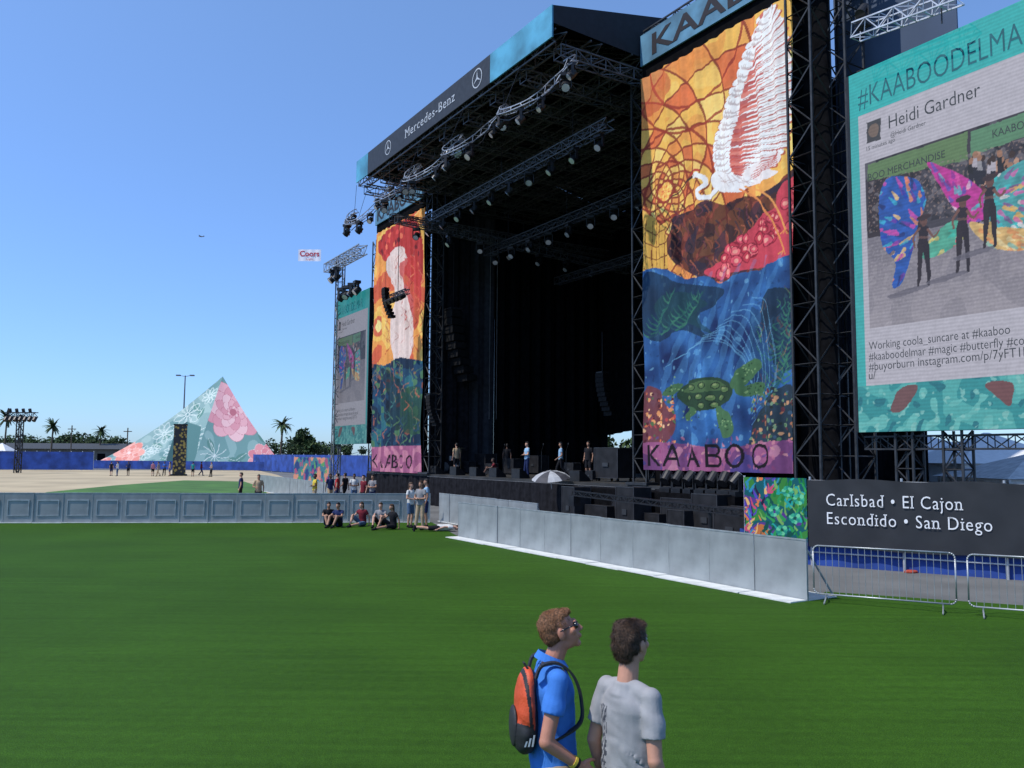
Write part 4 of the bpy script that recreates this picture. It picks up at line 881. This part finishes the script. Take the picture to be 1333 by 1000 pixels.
def tree(px,Y,h,w_,label,group,n=900,seed=0,ls=1.):
    rs=random.Random(seed); g=gY(px,Y); t=thing('tree',label,'tree',TM(g.x,g.y,0),group)
    m=MB(); m.bar((0,0,0),(0,0,h*.45),h*.03,0,7,h*.02)
    cl=[]
    for k in range(11):
        a=rs.uniform(0,6.28);r=rs.uniform(.05,.4)*w_;c=Vector((r*math.cos(a),r*math.sin(a),h*rs.uniform(.35,.82)));cl.append((c,rs.uniform(.14,.26)*min(w_,h*1.4))); m.bar((0,0,h*.35),c,h*.015,0,5,h*.005)
    m.build('trunk',BK,t); f=MB()
    for k in range(n):
        c,r=rs.choice(cl); d=Vector((rs.gauss(0,1),rs.gauss(0,1),rs.gauss(0,.8))).normalized()*r*rs.random()**.4; q=c+d; s_=h*.05*ls*rs.uniform(.6,1.4)
        x=Vector((rs.gauss(0,1),rs.gauss(0,1),rs.gauss(0,1))).normalized(); y=x.orthogonal().normalized(); y=x.cross(y)
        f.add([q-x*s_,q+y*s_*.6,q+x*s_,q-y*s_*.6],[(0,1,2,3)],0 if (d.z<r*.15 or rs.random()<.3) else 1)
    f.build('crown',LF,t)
def palm(px,Y,h,label,seed=0,cr=2.6):
    rs=random.Random(seed); g=gY(px,Y); t=thing('palm_tree',label,'palm tree',TM(g.x,g.y,0)); m=MB(); m.path([(0,0,0),(.1,0,h*.5),(.25,0,h)],.24,n=7,r2=.15); m.build('trunk',BK,t); f=MB()
    for k in range(34):
        a=rs.uniform(0,6.28);el=rs.uniform(-.9,1.2);prev=Vector((.25,0,h));d=Vector((math.cos(a)*math.cos(el),math.sin(a)*math.cos(el),math.sin(el)))
        for j in range(6):
            nx_=prev+d*cr/6; s_=d.cross(Vector((0,0,1)))
            s_=s_.normalized() if s_.length>.01 else Vector((1,0,0)); wd=cr*.16*(1-j/7)
            for sg in (-1,1): f.add([prev,nx_,nx_+s_*sg*wd-Vector((0,0,wd*.5)),prev+s_*sg*wd*.9-Vector((0,0,wd*.5))],[(0,1,2,3)],k%2)
            prev=nx_; d.z-=.16; d.normalize()
    f.build('crown',LF,t)
for i,(px,Y,h,w_) in enumerate(((-8,240,7,16),(12,240,8,18),(38,235,7.5,18),(62,245,7,18),(84,240,8.5,18),(104,230,7,16),(125,240,8,18),(148,250,8,18),(372,200,6.5,12),(424,230,7,14),(446,220,6,14))):
    tree(px,Y,h,w_,'low dark bushy tree in the horizon tree line behind the fence','trees of the horizon tree line',1100,i,1.2)
tree(391,170,8.6,7.5,'round green tree on the horizon right of the pyramid',None,1400,31)
tree(408,185,5.6,6,'lower tree right beside the round horizon tree',None,1000,32)
tree(797,88,5.4,8,'green tree seen through the daylight gap at the stage rear',None,1800,33)
tree(1040,70,4.0,6,'bushy tree seen low between bird banner and big screen',None,1200,34)
palm(365,150,8.2,'palm tree standing close right of the pyramid',1,2.2); palm(66,190,8.8,'palm tree on the left horizon beside the light rig',2,2.4); palm(5,185,10.5,'palm tree at the very left edge of the photo',3,2.6); palm(129,215,8.5,'palm tree on the horizon just left of the pyramid',4,2.4)
for i,(px,hh) in enumerate(((92,8.5),(165,8))):
    g=gY(px,205); t=thing('utility_pole',('slim wooden utility pole on left horizon between palm trees','slim wooden utility pole behind left corner of pyramid')[i],'pole',TM(g.x,g.y,0)); MB().bar((0,0,0),(0,0,hh+1),.15,0,6).build('pole',BK,t); MB().box(-1,1,-.08,.08,hh,hh+.2).build('crossarm',BK,t)
# ------------------------------------------------------------------ aeroplane + aerial banner
YB=1150.; bA=atY(388,340,YB); bC=atY(418,325,YB); wd=bC.x-bA.x; hg=bC.z-bA.z
t=thing('aerial_banner','small white advertising banner with red letters towed in the sky','banner',Matrix.Translation(bA))
n=24;X=np.linspace(0,wd,n);P=np.zeros((2,n,3));P[:,:,0]=X;P[:,:,1]=.2*np.sin(X*.6);P[1,:,2]=hg;gridmesh('cloth',P,mat('banner white',(.97,.93,.95),.7,var=.02),t)
RL=mat('red lettering',(.55,.01,.04),.6)
text('Coors',t,wd*.07,hg*.42,wd*.86,hg*.46,RL,b=-.4,bold=.02); text('Light',t,wd*.36,hg*.1,wd*.32,hg*.18,RL,b=-.4,bold=-.01)
pln=atY(262,308,YB); MB().bar(tuple(pln-bA+Vector((5,0,0))),(0,0,hg/2),.03).build('tow_line',ALU,t)
t=thing('aeroplane','tiny dark propeller aeroplane flying in the left sky','aeroplane',Matrix.Translation(pln)); gm=mat('plane grey',(.12,.13,.15),.5)
m=MB(); m.sph((0,0,0),4.,.7,.7,10,8); m.build('fuselage',gm,t); MB().box(-2.2,-.6,-5.5,5.5,.55,.75).build('wing',gm,t); m=MB(); m.box(3.1,4,-1.8,1.8,0,.15); m.box(3.2,4.1,-.07,.07,.1,1.6); m.build('tail',gm,t)
# ------------------------------------------------------------------ people
def remesh(mb,vox,sm=2,name='body'):
    me=bpy.data.meshes.new(name); me.from_pydata(mb.v,[],mb.f); o=bpy.data.objects.new('tmp',me); COL.objects.link(o)
    r=o.modifiers.new('r','REMESH'); r.mode='VOXEL'; r.voxel_size=vox; r.use_smooth_shade=True
    s_=o.modifiers.new('s','SMOOTH'); s_.factor=.5; s_.iterations=sm
    bpy.context.view_layer.update(); out=bpy.data.meshes.new_from_object(o.evaluated_get(bpy.context.evaluated_depsgraph_get()))
    bpy.data.objects.remove(o); bpy.data.meshes.remove(me); out.name=name
    out.polygons.foreach_set('use_smooth',[True]*len(out.polygons)); return out
V=Vector
STAND=dict(pel=V((0,0,.97)),wai=V((0,.0,1.1)),che=V((0,-.005,1.3)),nek=V((0,-.02,1.48)),hed=V((0,.01,1.66)),
  shR=V((.17,-.01,1.42)),elR=V((.225,-.04,1.13)),wrR=V((.235,.04,.88)),shL=V((-.17,-.01,1.42)),elL=V((-.225,-.04,1.13)),wrL=V((-.235,.04,.88)),
  hiR=V((.09,0,.93)),knR=V((.1,.02,.5)),anR=V((.1,-.03,.08)),hiL=V((-.09,0,.93)),knL=V((-.1,.02,.5)),anL=V((-.1,-.03,.08)),foot=V((0,.17,-.045)))
SIT=dict(pel=V((0,0,.13)),wai=V((0,0,.28)),che=V((0,.03,.48)),nek=V((0,.05,.66)),hed=V((0,.1,.83)),
  shR=V((.17,.03,.6)),elR=V((.24,.2,.42)),wrR=V((.15,.38,.44)),shL=V((-.17,.03,.6)),elL=V((-.24,.2,.42)),wrL=V((-.15,.38,.44)),
  hiR=V((.09,.03,.12)),knR=V((.16,.42,.42)),anR=V((.12,.62,.08)),hiL=V((-.09,.03,.12)),knL=V((-.16,.42,.42)),anL=V((-.12,.62,.08)),foot=V((0,.15,-.045)))
def pose(b,**k): d=dict(b); d.update(k); return d
def hand(mb,wr,d,pn,side,curl=.5):
    d=d.normalized(); pn=(pn-d*pn.dot(d)).normalized(); lat=d.cross(pn).normalized()*side
    Rm=Matrix((lat,d,pn)).transposed()
    mb.sph(wr+d*.055,.04,.055,.016,12,8,0,Rm); mb.sph(wr+d*.02,.028,.04,.02,12,8,0,Rm)
    for i,l in enumerate((.9,1.,.95,.78)):
        p=wr+d*.092+lat*((1.5-i)*.0205); dd=d.copy(); ang=0
        for k,sl in enumerate((.038,.026,.02)):
            ang+=curl*(.6+.3*k); dd=d*math.cos(ang)+pn*math.sin(ang); q=p+dd*sl*l; mb.cap(p,q,.0098-.0008*k,.0092-.0008*k,8); p=q
    p=wr+d*.025+lat*.028; q=p+(d*.6+lat*.7+pn*.35).normalized()*.042; mb.cap(p,q,.014,.011,8); r_2=q+(d*.85+lat*.2+pn*.5).normalized()*.032; mb.cap(q,r_2,.0105,.009,8)
def headblobs(mb,c,Rh,fine):
    def S(o,rx,ry,rz): mb.sph(c+Rh@V(o),rx,ry,rz,16 if fine else 10,12 if fine else 8,0,Rh)
    S((0,-.018,.03),.074,.095,.086); S((0,.03,-.03),.06,.066,.085); S((0,.01,-.07),.054,.07,.045); S((0,.066,-.1),.024,.022,.02)
    if fine:
        S((0,.086,.02),.043,.014,.014); mb.cap(c+Rh@V((0,.092,.008)),c+Rh@V((0,.114,-.03)),.008,.011,10); S((.011,.104,-.036),.008,.009,.007); S((-.011,.104,-.036),.008,.009,.007)
        S((0,.094,-.06),.024,.010,.006); S((0,.092,-.071),.021,.010,.007); S((.043,.06,-.02),.022,.02,.022); S((-.043,.06,-.02),.022,.02,.022)
    for s_ in (-1,1): S((s_*.077,-.008,-.012),.010,.021,.033)
def person_meshes(j,vox,Rh=Matrix.Identity(3),fine=False,sleeve=.55,legs='shorts',longhair=False,bulk=1.0,wr_curl=.45,hairlow=-.045,hv=1.0,hl=1.0):
    out={}; b=MB(); g=bulk; n=14 if fine else 9; ax=(j['che']-j['pel'])
    for k,(x,y,z) in (('pel',(.148,.105,.12)),('wai',(.135*g,.1*g,.13)),('che',(.150,.108,.17))): b.sph(j[k],x,y,z,16,10)
    b.cap(j['shR']*.8+j['shL']*.2,j['shL']*.8+j['shR']*.2,.054,n=n); b.cap(j['nek']-V((0,0,.04)),j['hed']+Rh@V((0,-.02,-.06)),.058,.052,n)
    headblobs(b,j['hed'],Rh,fine)
    for s_,sg in (('R',1),('L',-1)):
        b.cap(j['sh'+s_],j['el'+s_],.047,.038,n); b.cap(j['el'+s_],j['wr'+s_],.040,.026,n)
        d=(j['wr'+s_]-j['el'+s_]).normalized(); pn=V((-sg,0,0)) if abs(d.x)<.8 else V((0,0,-1))
        hand(b,j['wr'+s_],d,pn,1 if sg>0 else -1,wr_curl)
        b.cap(j['hi'+s_],j['kn'+s_],.082,.056,n); mid=j['kn'+s_].lerp(j['an'+s_],.3)+V((0,-.015,0)); b.cap(j['kn'+s_],mid,.054,.056,n); b.cap(mid,j['an'+s_],.056,.036,n)
        b.cap(j['an'+s_]+V((0,-.03,-.03)),j['an'+s_]+j['foot'],.036,.026,n)
    out['body']=remesh(b,vox,2 if not fine else 3)
    s=MB(); up_=ax.normalized()
    rings=[(j['pel']-up_*.085,.166,.124),(j['pel'],.165,.124),(j['wai'],.158*g,.120*g),(j['che']-up_*.08,.162,.122),(j['che']+up_*.03,.163,.122),(j['che']+up_*.08,.15,.108),(j['che']+up_*.13,.11,.085)]
    s.loft(rings,22)
    s.cap(j['shR']*.86+j['shL']*.14,j['shL']*.86+j['shR']*.14,.056,n=n); s.cap(j['nek']-V((0,0,.075)),j['nek']+V((0,0,-.012)),.095,.064,n,flat=True)
    for sg in (-1,1): sh=j['shR' if sg>0 else 'shL']; s.cap(j['nek']-V((0,0,.035)),sh.lerp(j['nek'],.15)+V((0,0,-.012)),.05,.054,n)
    for s_ in 'RL':
        e=j['sh'+s_].lerp(j['el'+s_],sleeve); s.cap(j['sh'+s_],e,.057,.063,n,flat=True); s.sph(j['sh'+s_],.0575,.0575,.0575,n,8)
    out['shirt']=remesh(s,max(vox,.007) ,4 if fine else 2,'shirt')
    q=MB(); q.sph(j['pel']-V((0,0,.03)),.152,.11,.115,16,10)
    for s_ in 'RL':
        if legs=='shorts': e=j['hi'+s_].lerp(j['kn'+s_],.9); q.cap(j['hi'+s_],e,.094,.082,n,flat=True); q.sph(j['hi'+s_],.094,.094,.094,n,8)
        else: q.cap(j['hi'+s_],j['kn'+s_],.092,.07,n); q.cap(j['kn'+s_],j['an'+s_]+V((0,0,.02)),.07,.06,n,flat=True)
    out['trousers']=remesh(q,max(vox,.01),2,'trousers')
    q=MB()
    for s_ in 'RL':
        a=j['an'+s_]; q.cap(a+V((0,-.04,-.028)),a+j['foot'],.045,.036,n); q.cap(a+V((0,-.01,-.02)),a+V((0,0,.01)),.046,n=n)
    out['shoes']=remesh(q,max(vox,.01),1,'shoes')
    h=MB(); c=j['hed']; f=lambda o:c+Rh@V(o)
    h.sph(f((0,-.026,.040)),.077*hv,.092*hv,.081*hv,18,12,0,Rh); h.sph(f((0,-.052,.0)),.072*hv,.068*hv,.075,16,10,0,Rh); h.sph(f((0,.034,.080)),.056*hv,.05,.026*hv,14,8,0,Rh)
    h.sph(f((0,-.072,hairlow)),.056*hv,.034,.045,14,8,0,Rh)
    if longhair: h.cap(f((0,-.06,-.02)),f((0,-.1,-.24)),.075,.045,n)
    hm=remesh(h,max(vox*.7,.004),2,'hair')
    if fine:
        Ri=Rh.inverted()
        for v in hm.vertices:
            q_=Ri@(v.co-c); v.co=v.co+v.normal*(nzz.noise(q_*26)*.006*hv-.001)
        vs=[tuple(v.co) for v in hm.vertices]; fs=[tuple(p.vertices) for p in hm.polygons]; rs=random.Random(9); P_=[(p.center.copy(),p.normal.copy()) for p in hm.polygons]
        nb=len(fs)
        for k in range(16000):
            pc,pn=rs.choice(P_); lc=Ri@(pc-c); cl_=nzz.noise_vector(lc*28)
            fl=V((lc.x*4,-.35 if lc.y<.0 else .45,-.7 if lc.z<.06 else .0)); fl=Rh@fl; fl=fl+V(cl_)*.9+V((rs.gauss(0,.25),rs.gauss(0,.25),rs.gauss(0,.25))); fl=(fl-pn*fl.dot(pn)).normalized()
            L=rs.uniform(.010,.024)*hl; sd=fl.cross(pn)*rs.uniform(.0007,.0013); b0_=pc+V((rs.uniform(-.003,.003),rs.uniform(-.003,.003),rs.uniform(-.003,.003)))-pn*.001; t_=b0_+fl*L+pn*L*rs.uniform(.1,.5)
            o_=len(vs); vs+=[tuple(b0_-sd),tuple(b0_+sd),tuple(t_)]; fs.append((o_,o_+1,o_+2))
        h2=bpy.data.meshes.new('hair'); h2.from_pydata(vs,[],fs); h2.polygons.foreach_set('use_smooth',[True]*nb+[False]*(len(fs)-nb)); hm=h2
    out['hair']=hm
    return out
SKIN=[mat('skin light',(.52,.29,.2),.55,var=.08,scale=8),mat('skin tan',(.36,.19,.12),.55,var=.08,scale=8),mat('skin dark',(.12,.06,.04),.55,var=.08)]
def cl(name,c=(0,0,0)): return mat('cloth '+name,c,.85,var=.1,scale=12,spec=.1,bump=.12,bscale=200)
CC={'white':(.6,.6,.58),'black':(.015,.015,.018),'blue':(.05,.13,.42),'red':(.42,.04,.04),'grey':(.22,.22,.23),'navy':(.02,.03,.09),'tan':(.4,.3,.19),'teal':(.03,.25,.25),'pink':(.5,.2,.25),'yellow':(.6,.45,.06),'lightblue':(.26,.42,.58),'green':(.06,.2,.06),'denim':(.08,.13,.22),'maroon':(.15,.02,.03)}
HC={'brown':(.06,.03,.015),'blond':(.36,.22,.09),'black':(.012,.01,.01)}
def hm_(k): return mat('hair '+k,HC[k],.65,var=.35,scale=40)
protos={}
def proto(key,j,**kw): protos[key]=person_meshes(j,.022,**kw)
proto('stand',STAND); proto('standlong',pose(STAND,elR=V((.27,.02,1.15)),wrR=V((.12,.2,1.12)),elL=V((-.25,-.06,1.14))),longhair=True)
proto('fold',pose(STAND,elR=V((.24,.05,1.14)),wrR=V((-.02,.2,1.15)),elL=V((-.24,.05,1.14)),wrL=V((.02,.2,1.12)),knR=V((.12,.05,.5)),anR=V((.15,.08,.08))),legs='long')
proto('walk',pose(STAND,knR=V((.09,.18,.52)),anR=V((.09,.24,.09)),knL=V((-.09,-.05,.5)),anL=V((-.09,-.34,.14)),wrR=V((.22,-.1,.88)),wrL=V((-.24,.2,.95))),legs='long')
proto('sit',SIT); proto('sitlong',pose(SIT,knL=V((-.14,.45,.12)),anL=V((-.05,.8,.08)),wrL=V((-.24,-.1,.1)),elL=V((-.26,-.08,.35))),longhair=True)
def person(key,M,label,shirt,pants,skin=0,hair='brown',group=None):
    t=thing('person',label,'person',M,group); me=protos[key]
    for nm,mt in (('body',SKIN[skin]),('shirt',cl(shirt,CC[shirt])),('trousers',cl(pants,CC[pants])),('shoes',cl('black',CC['black'])),('hair',hm_(hair))):
        o=link(nm,me[nm],t)
        if len(me[nm].materials)==0: me[nm].materials.append(mt)
        o.material_slots[0].link='OBJECT'; o.material_slots[0].material=mt
def pg(px,py,rz=0,s=1.): g=ground(px,py,GZ); return TM(g.x,g.y,GZ,R(rz),s)
def pY(px,Y,rz=0,s=1.,z=0.): g=gY(px,Y,z); return TM(g.x,g.y,z,R(rz),s)
person('sit',pg(427,685,200),'person in black sitting at the left end before the far barrier','black','navy',1,'black')
person('sit',pg(441,686,160),'person in navy sitting second from left before the far barrier','navy','black',1,'black')
person('sitlong',pg(472,685,150),'long haired person in maroon top sitting on grass before the barrier','maroon','denim',0,'brown')
person('sit',pg(496,686,170),'person in grey sitting with knees up before the barrier','grey','black',0,'brown')
person('sitlong',pg(512,689,130),'long haired person in black sitting nearest the standing group','black','black',1,'brown')
person('standlong',pg(534,687,-120,.98),'long haired person in white top standing left in the trio','white','denim',0,'brown')
person('fold',pg(547,690,150,1.03),'person in grey top with folded arms in the middle of the trio','grey','tan',1,'brown')
person('stand',pg(554,687,100,1.06),'tall person in light blue top standing right in the trio','lightblue','navy',1,'black')
g=ground(566,692,GZ); person('stand',Matrix.Translation((g.x-.8,g.y,.14))@Matrix.Rotation(R(-80),4,'Z')@Matrix.Rotation(R(-90),4,'X'),'person in white top lying flat on the grass beside the standing trio','white','black',0,'brown')
for i,(px,Y,k,sh,pa,rz,l) in enumerate(((315,46,'stand','navy','black',100,'person in navy standing left of a pair behind the far barrier'),(338,42,'standlong','tan','black',200,'person in tan standing right of a pair behind the far barrier'),(411,44,'fold','yellow','tan',120,'person in yellow behind the barrier below the mural hoarding'),(440,46,'stand','red','navy',90,'person in red behind the barrier left of the stage'),(450,47,'walk','black','black',60,'person in black walking behind the barrier left of the stage'),(462,45,'fold','white','denim',200,'person in white behind the barrier under the left screen'),(474,42,'stand','maroon','black',140,'person in maroon behind the barrier near the stage corner'),(486,43,'fold','grey','navy',160,'person in grey behind the barrier under the left banner'),(431,45,'walk','navy','tan',220,'person in navy walking behind the barrier left of the person in red'))):
    person(k,pY(px,Y,rz),l,sh,pa,i%3,'black')
for i,(px,Y,k,sh,pa,rz) in enumerate(((146,101,'stand','black','navy',0),(154,100,'fold','white','denim',90),(168,103,'standlong','navy','black',180),(200,101,'stand','pink','black',40),(207,100,'walk','grey','tan',80),(215,104,'fold','blue','black',180),(222,102,'standlong','tan','denim',90),(252,101,'stand','teal','black',10),(263,105,'walk','maroon','navy',270),(276,100,'fold','grey','black',140))):
    where=['first','second','third','fourth','fifth','sixth','seventh','eighth','ninth','tenth'][i]
    person(k,pY(px,Y,rz),'distant person in %s top on the sand before the pyramid, %s from the left'%(sh,where),sh,pa,i%3,'black')
for i,(px,b,k,sh,pa,rz,l) in enumerate(((686,1.6,'fold','lightblue','navy',170,'stage worker in light blue shirt standing left of the parasol'),(730,3,'walk','lightblue','black',150,'stage worker in light blue shirt standing right of the parasol'),(660,4.5,'walk','black','black',60,'stage worker in black walking on the deck centre left'),(594,1.4,'stand','tan','black',90,'stage worker in tan shirt beside the drum kit'),(620,6,'fold','grey','black',200,'stage worker in grey shirt deep on the left deck'),(604,3.5,'walk','navy','navy',240,'stage worker all in navy walking right of the drum kit'),(572,1.5,'fold','black','black',120,'stage worker in black shirt left of the drum kit'),(766,2.5,'stand','black','black',200,'stage worker in black shirt near the tall case'),(644,2,'sit','maroon','black',150,'stage worker in maroon shirt sitting behind the low cases'))):
    person(k,SMt(apx(px,b),b,DZ,R(rz)),l,sh,pa,i%3,'black')
# --- foreground men
def rx(a,b_=0): return (Matrix.Rotation(R(b_),3,'Z')@Matrix.Rotation(R(a),3,'X'))
def fgman(j,M,label,shirt,hair,skin,Rh,vox=.0055,**kw):
    me=person_meshes(j,vox,Rh,True,**kw); t=thing('person',label,'person',M)
    for nm,mt in (('body',skin),('shirt',shirt),('trousers',cl('tan',CC['tan'])),('shoes',cl('black',CC['black'])),('hair',hair)):
        me[nm].materials.clear(); me[nm].materials.append(mt); link(nm,me[nm],t)
    for v in me['shirt'].vertices:
        q=v.co; k=nzz.noise(V((q.x*7,q.y*7,q.z*4)))*.006+nzz.noise(V((q.x*5+q.z*11,q.y*5+q.z*7,q.z*3)))*.009+abs(nzz.noise(V((q.x*9+q.z*6,q.y*9,q.z*15))))*.011*max(0,min(1,(1.25-q.z)*5+.5)); v.co=q+v.normal*k
    return t,me
g1=gY(721,5.0); M1=TM(g1.x,5.0,GZ,R(-80),1.065)
j1=pose(STAND,elR=V((.235,-.09,1.13)),wrR=V((.215,.085,1.0)),elL=V((-.225,-.06,1.13)),wrL=V((-.22,.04,.9)),hed=V((0,.04,1.655)))
Rh1=rx(19,-6)
t1,me1=fgman(j1,M1,'man in blue polo shirt and sunglasses looking up to the right',cl('bright blue',(.05,.18,.54)),mat('hair reddish',(.21,.095,.042),.6,var=.5,scale=90),mat('skin ruddy',(.46,.2,.13),.5,var=.1,scale=10),Rh1,wr_curl=.6,hairlow=-.03,hl=.9)
c=MB()
for k in range(20):
    a0=2*math.pi*k/20;a1=2*math.pi*(k+1)/20
    if abs(a0-math.pi/2)<.25: continue
    f=lambda a,r,z:(r*math.cos(a),-.012+r*1.05*math.sin(a),z-.03*math.sin(a))
    c.poly([f(a0,.068,1.52),f(a1,.068,1.52),f(a1,.092,1.482),f(a0,.092,1.482)]); c.poly([f(a0,.068,1.52),f(a0,.062,1.49),f(a1,.062,1.49),f(a1,.068,1.52)])
c.build('collar',cl('bright blue'),t1,smooth=True)
hc=j1['hed']; f=lambda o:hc+Rh1@V(o); sg=MB()
gl=mat('sunglass lens',(.01,.01,.012),.12,var=.1,spec=.8)
for s_ in (-1,1):
    sg.sph(f((s_*.034,.085,.004)),.031,.014,.021,12,8,0,Rh1); sg.path([f((s_*.062,.08,.01)),f((s_*.077,.04,.012)),f((s_*.082,-.01,.008))],.004,n=6)
sg.bar(f((-.01,.1,.01)),f((.01,.1,.01)),.004,0,6); sg.build('sunglasses',gl,t1,smooth=True)
wd_=j1['wrR']-j1['elR']
for k,cn in ((.86,'yellow'),(.93,'black')):
    c_=j1['elR']+wd_*k; MB().bar(c_-wd_.normalized()*.008,c_+wd_.normalized()*.008,.033,0,16).build('wristband',cl(cn,CC[cn]),t1)
bpk=thing('backpack','orange and charcoal backpack worn by the man in blue','backpack',M1)
b=MB(); b.sph((0,-.155,1.24),.145,.06,.21,20,14); b.sph((0,-.165,1.13),.14,.072,.13,20,14); b.sph((0,-.145,1.37),.11,.05,.09,18,12); b.sph((0,-.14,1.18),.14,.045,.18,18,12)
me=remesh(b,.007,3,'bag_body'); me.materials.clear(); me.materials.append(mat('orange nylon',(.55,.075,.025),.55,var=.18,scale=9,bump=.25,bscale=50)); me.materials.append(mat('charcoal nylon',(.022,.023,.026),.6,var=.2,scale=8))
for p_i in me.polygons:
    c_=p_i.center
    if c_.z<1.09+.10*math.sin((c_.y+.3)*14) or abs(c_.y+.15+.1*(c_.z-1.2))<.009 or c_.y>-.128: p_i.material_index=1
for v in me.vertices: v.co+=v.normal*nzz.noise(v.co*16)*.006
link('bag_body',me,bpk)
b=MB(); b.sph((0,-.222,1.15),.09,.022,.11,16,12); me=remesh(b,.006,2,'front_pocket'); me.materials.clear(); me.materials.append(_m['charcoal nylon']); link('front_pocket',me,bpk)
for s_ in (-1,1):
    st=MB(); pts=catm([(s_*.1,-.12,1.42),(s_*.115,-.09,1.49),(s_*.12,-.0,1.50),(s_*.125,.085,1.43),(s_*.13,.126,1.3),(s_*.155,.1,1.18),(s_*.145,-.1,1.08)],False,5)
    for i in range(len(pts)-1):
        p=V(pts[i]);q=V(pts[i+1]); x=V((1,0,0))*.018; nn=(q-p).normalized().cross(V((1,0,0)))*.006
        st.add([p-x+nn,p+x+nn,q+x+nn,q-x+nn,p-x-nn,p+x-nn,q+x-nn,q-x-nn],[(0,1,2,3),(7,6,5,4),(0,3,7,4),(1,5,6,2)])
    st.build('shoulder_strap',_m['charcoal nylon'],bpk)
MB().path([(-.03,-.145,1.445),(-.02,-.165,1.48),(.02,-.165,1.48),(.03,-.145,1.445)],.006).build('grab_loop',_m['charcoal nylon'],bpk)
for i in range(3): MB().add([(.1425,-.19+.02*i,1.08),(.1425,-.18+.02*i,1.08),(.1445,-.17+.02*i,1.11+.015*i),(.1445,-.18+.02*i,1.11+.015*i)],[(0,1,2,3)]).build('stripe',WTXT,bpk)
g2=gY(818,4.75); M2=TM(g2.x,4.75,GZ,R(-50),1.05)
Rh2=rx(3,4)
gs=cl('heather grey',(.30,.30,.31))
t2_,me2=fgman(pose(STAND,shR=V((.158,-.01,1.405)),shL=V((-.158,-.01,1.405)),elR=V((.215,-.05,1.12)),elL=V((-.215,-.05,1.12)),hed=V((0,.02,1.665))),M2,'brown haired man in grey T-shirt seen from behind',gs,mat('hair dark brown',(.062,.034,.019),.6,var=.55,scale=90),mat('skin fair',(.5,.25,.17),.5,var=.1,scale=10),Rh2,hv=1.06,hl=1.5,bulk=1.03,sleeve=.66)
me2['shirt'].materials.append(mat('faded print',(.05,.055,.07),.9))
for p_i in me2['shirt'].polygons:
    c_=p_i.center; n_=p_i.normal
    if n_.y<-.2 and -.135<c_.x<-.06 and 1.02<c_.z<1.34 and nzz.noise(V((c_.x*75,3,c_.z*36)))>.02: p_i.material_index=1
for s_ in (-1,1): 
    cpt=V((0,.02,1.665))+Rh2@V((s_*.03,.078,.005)); MB().sph(cpt,.012,.011,.011,10,8).build('eye',WTXT,t2_,smooth=True)
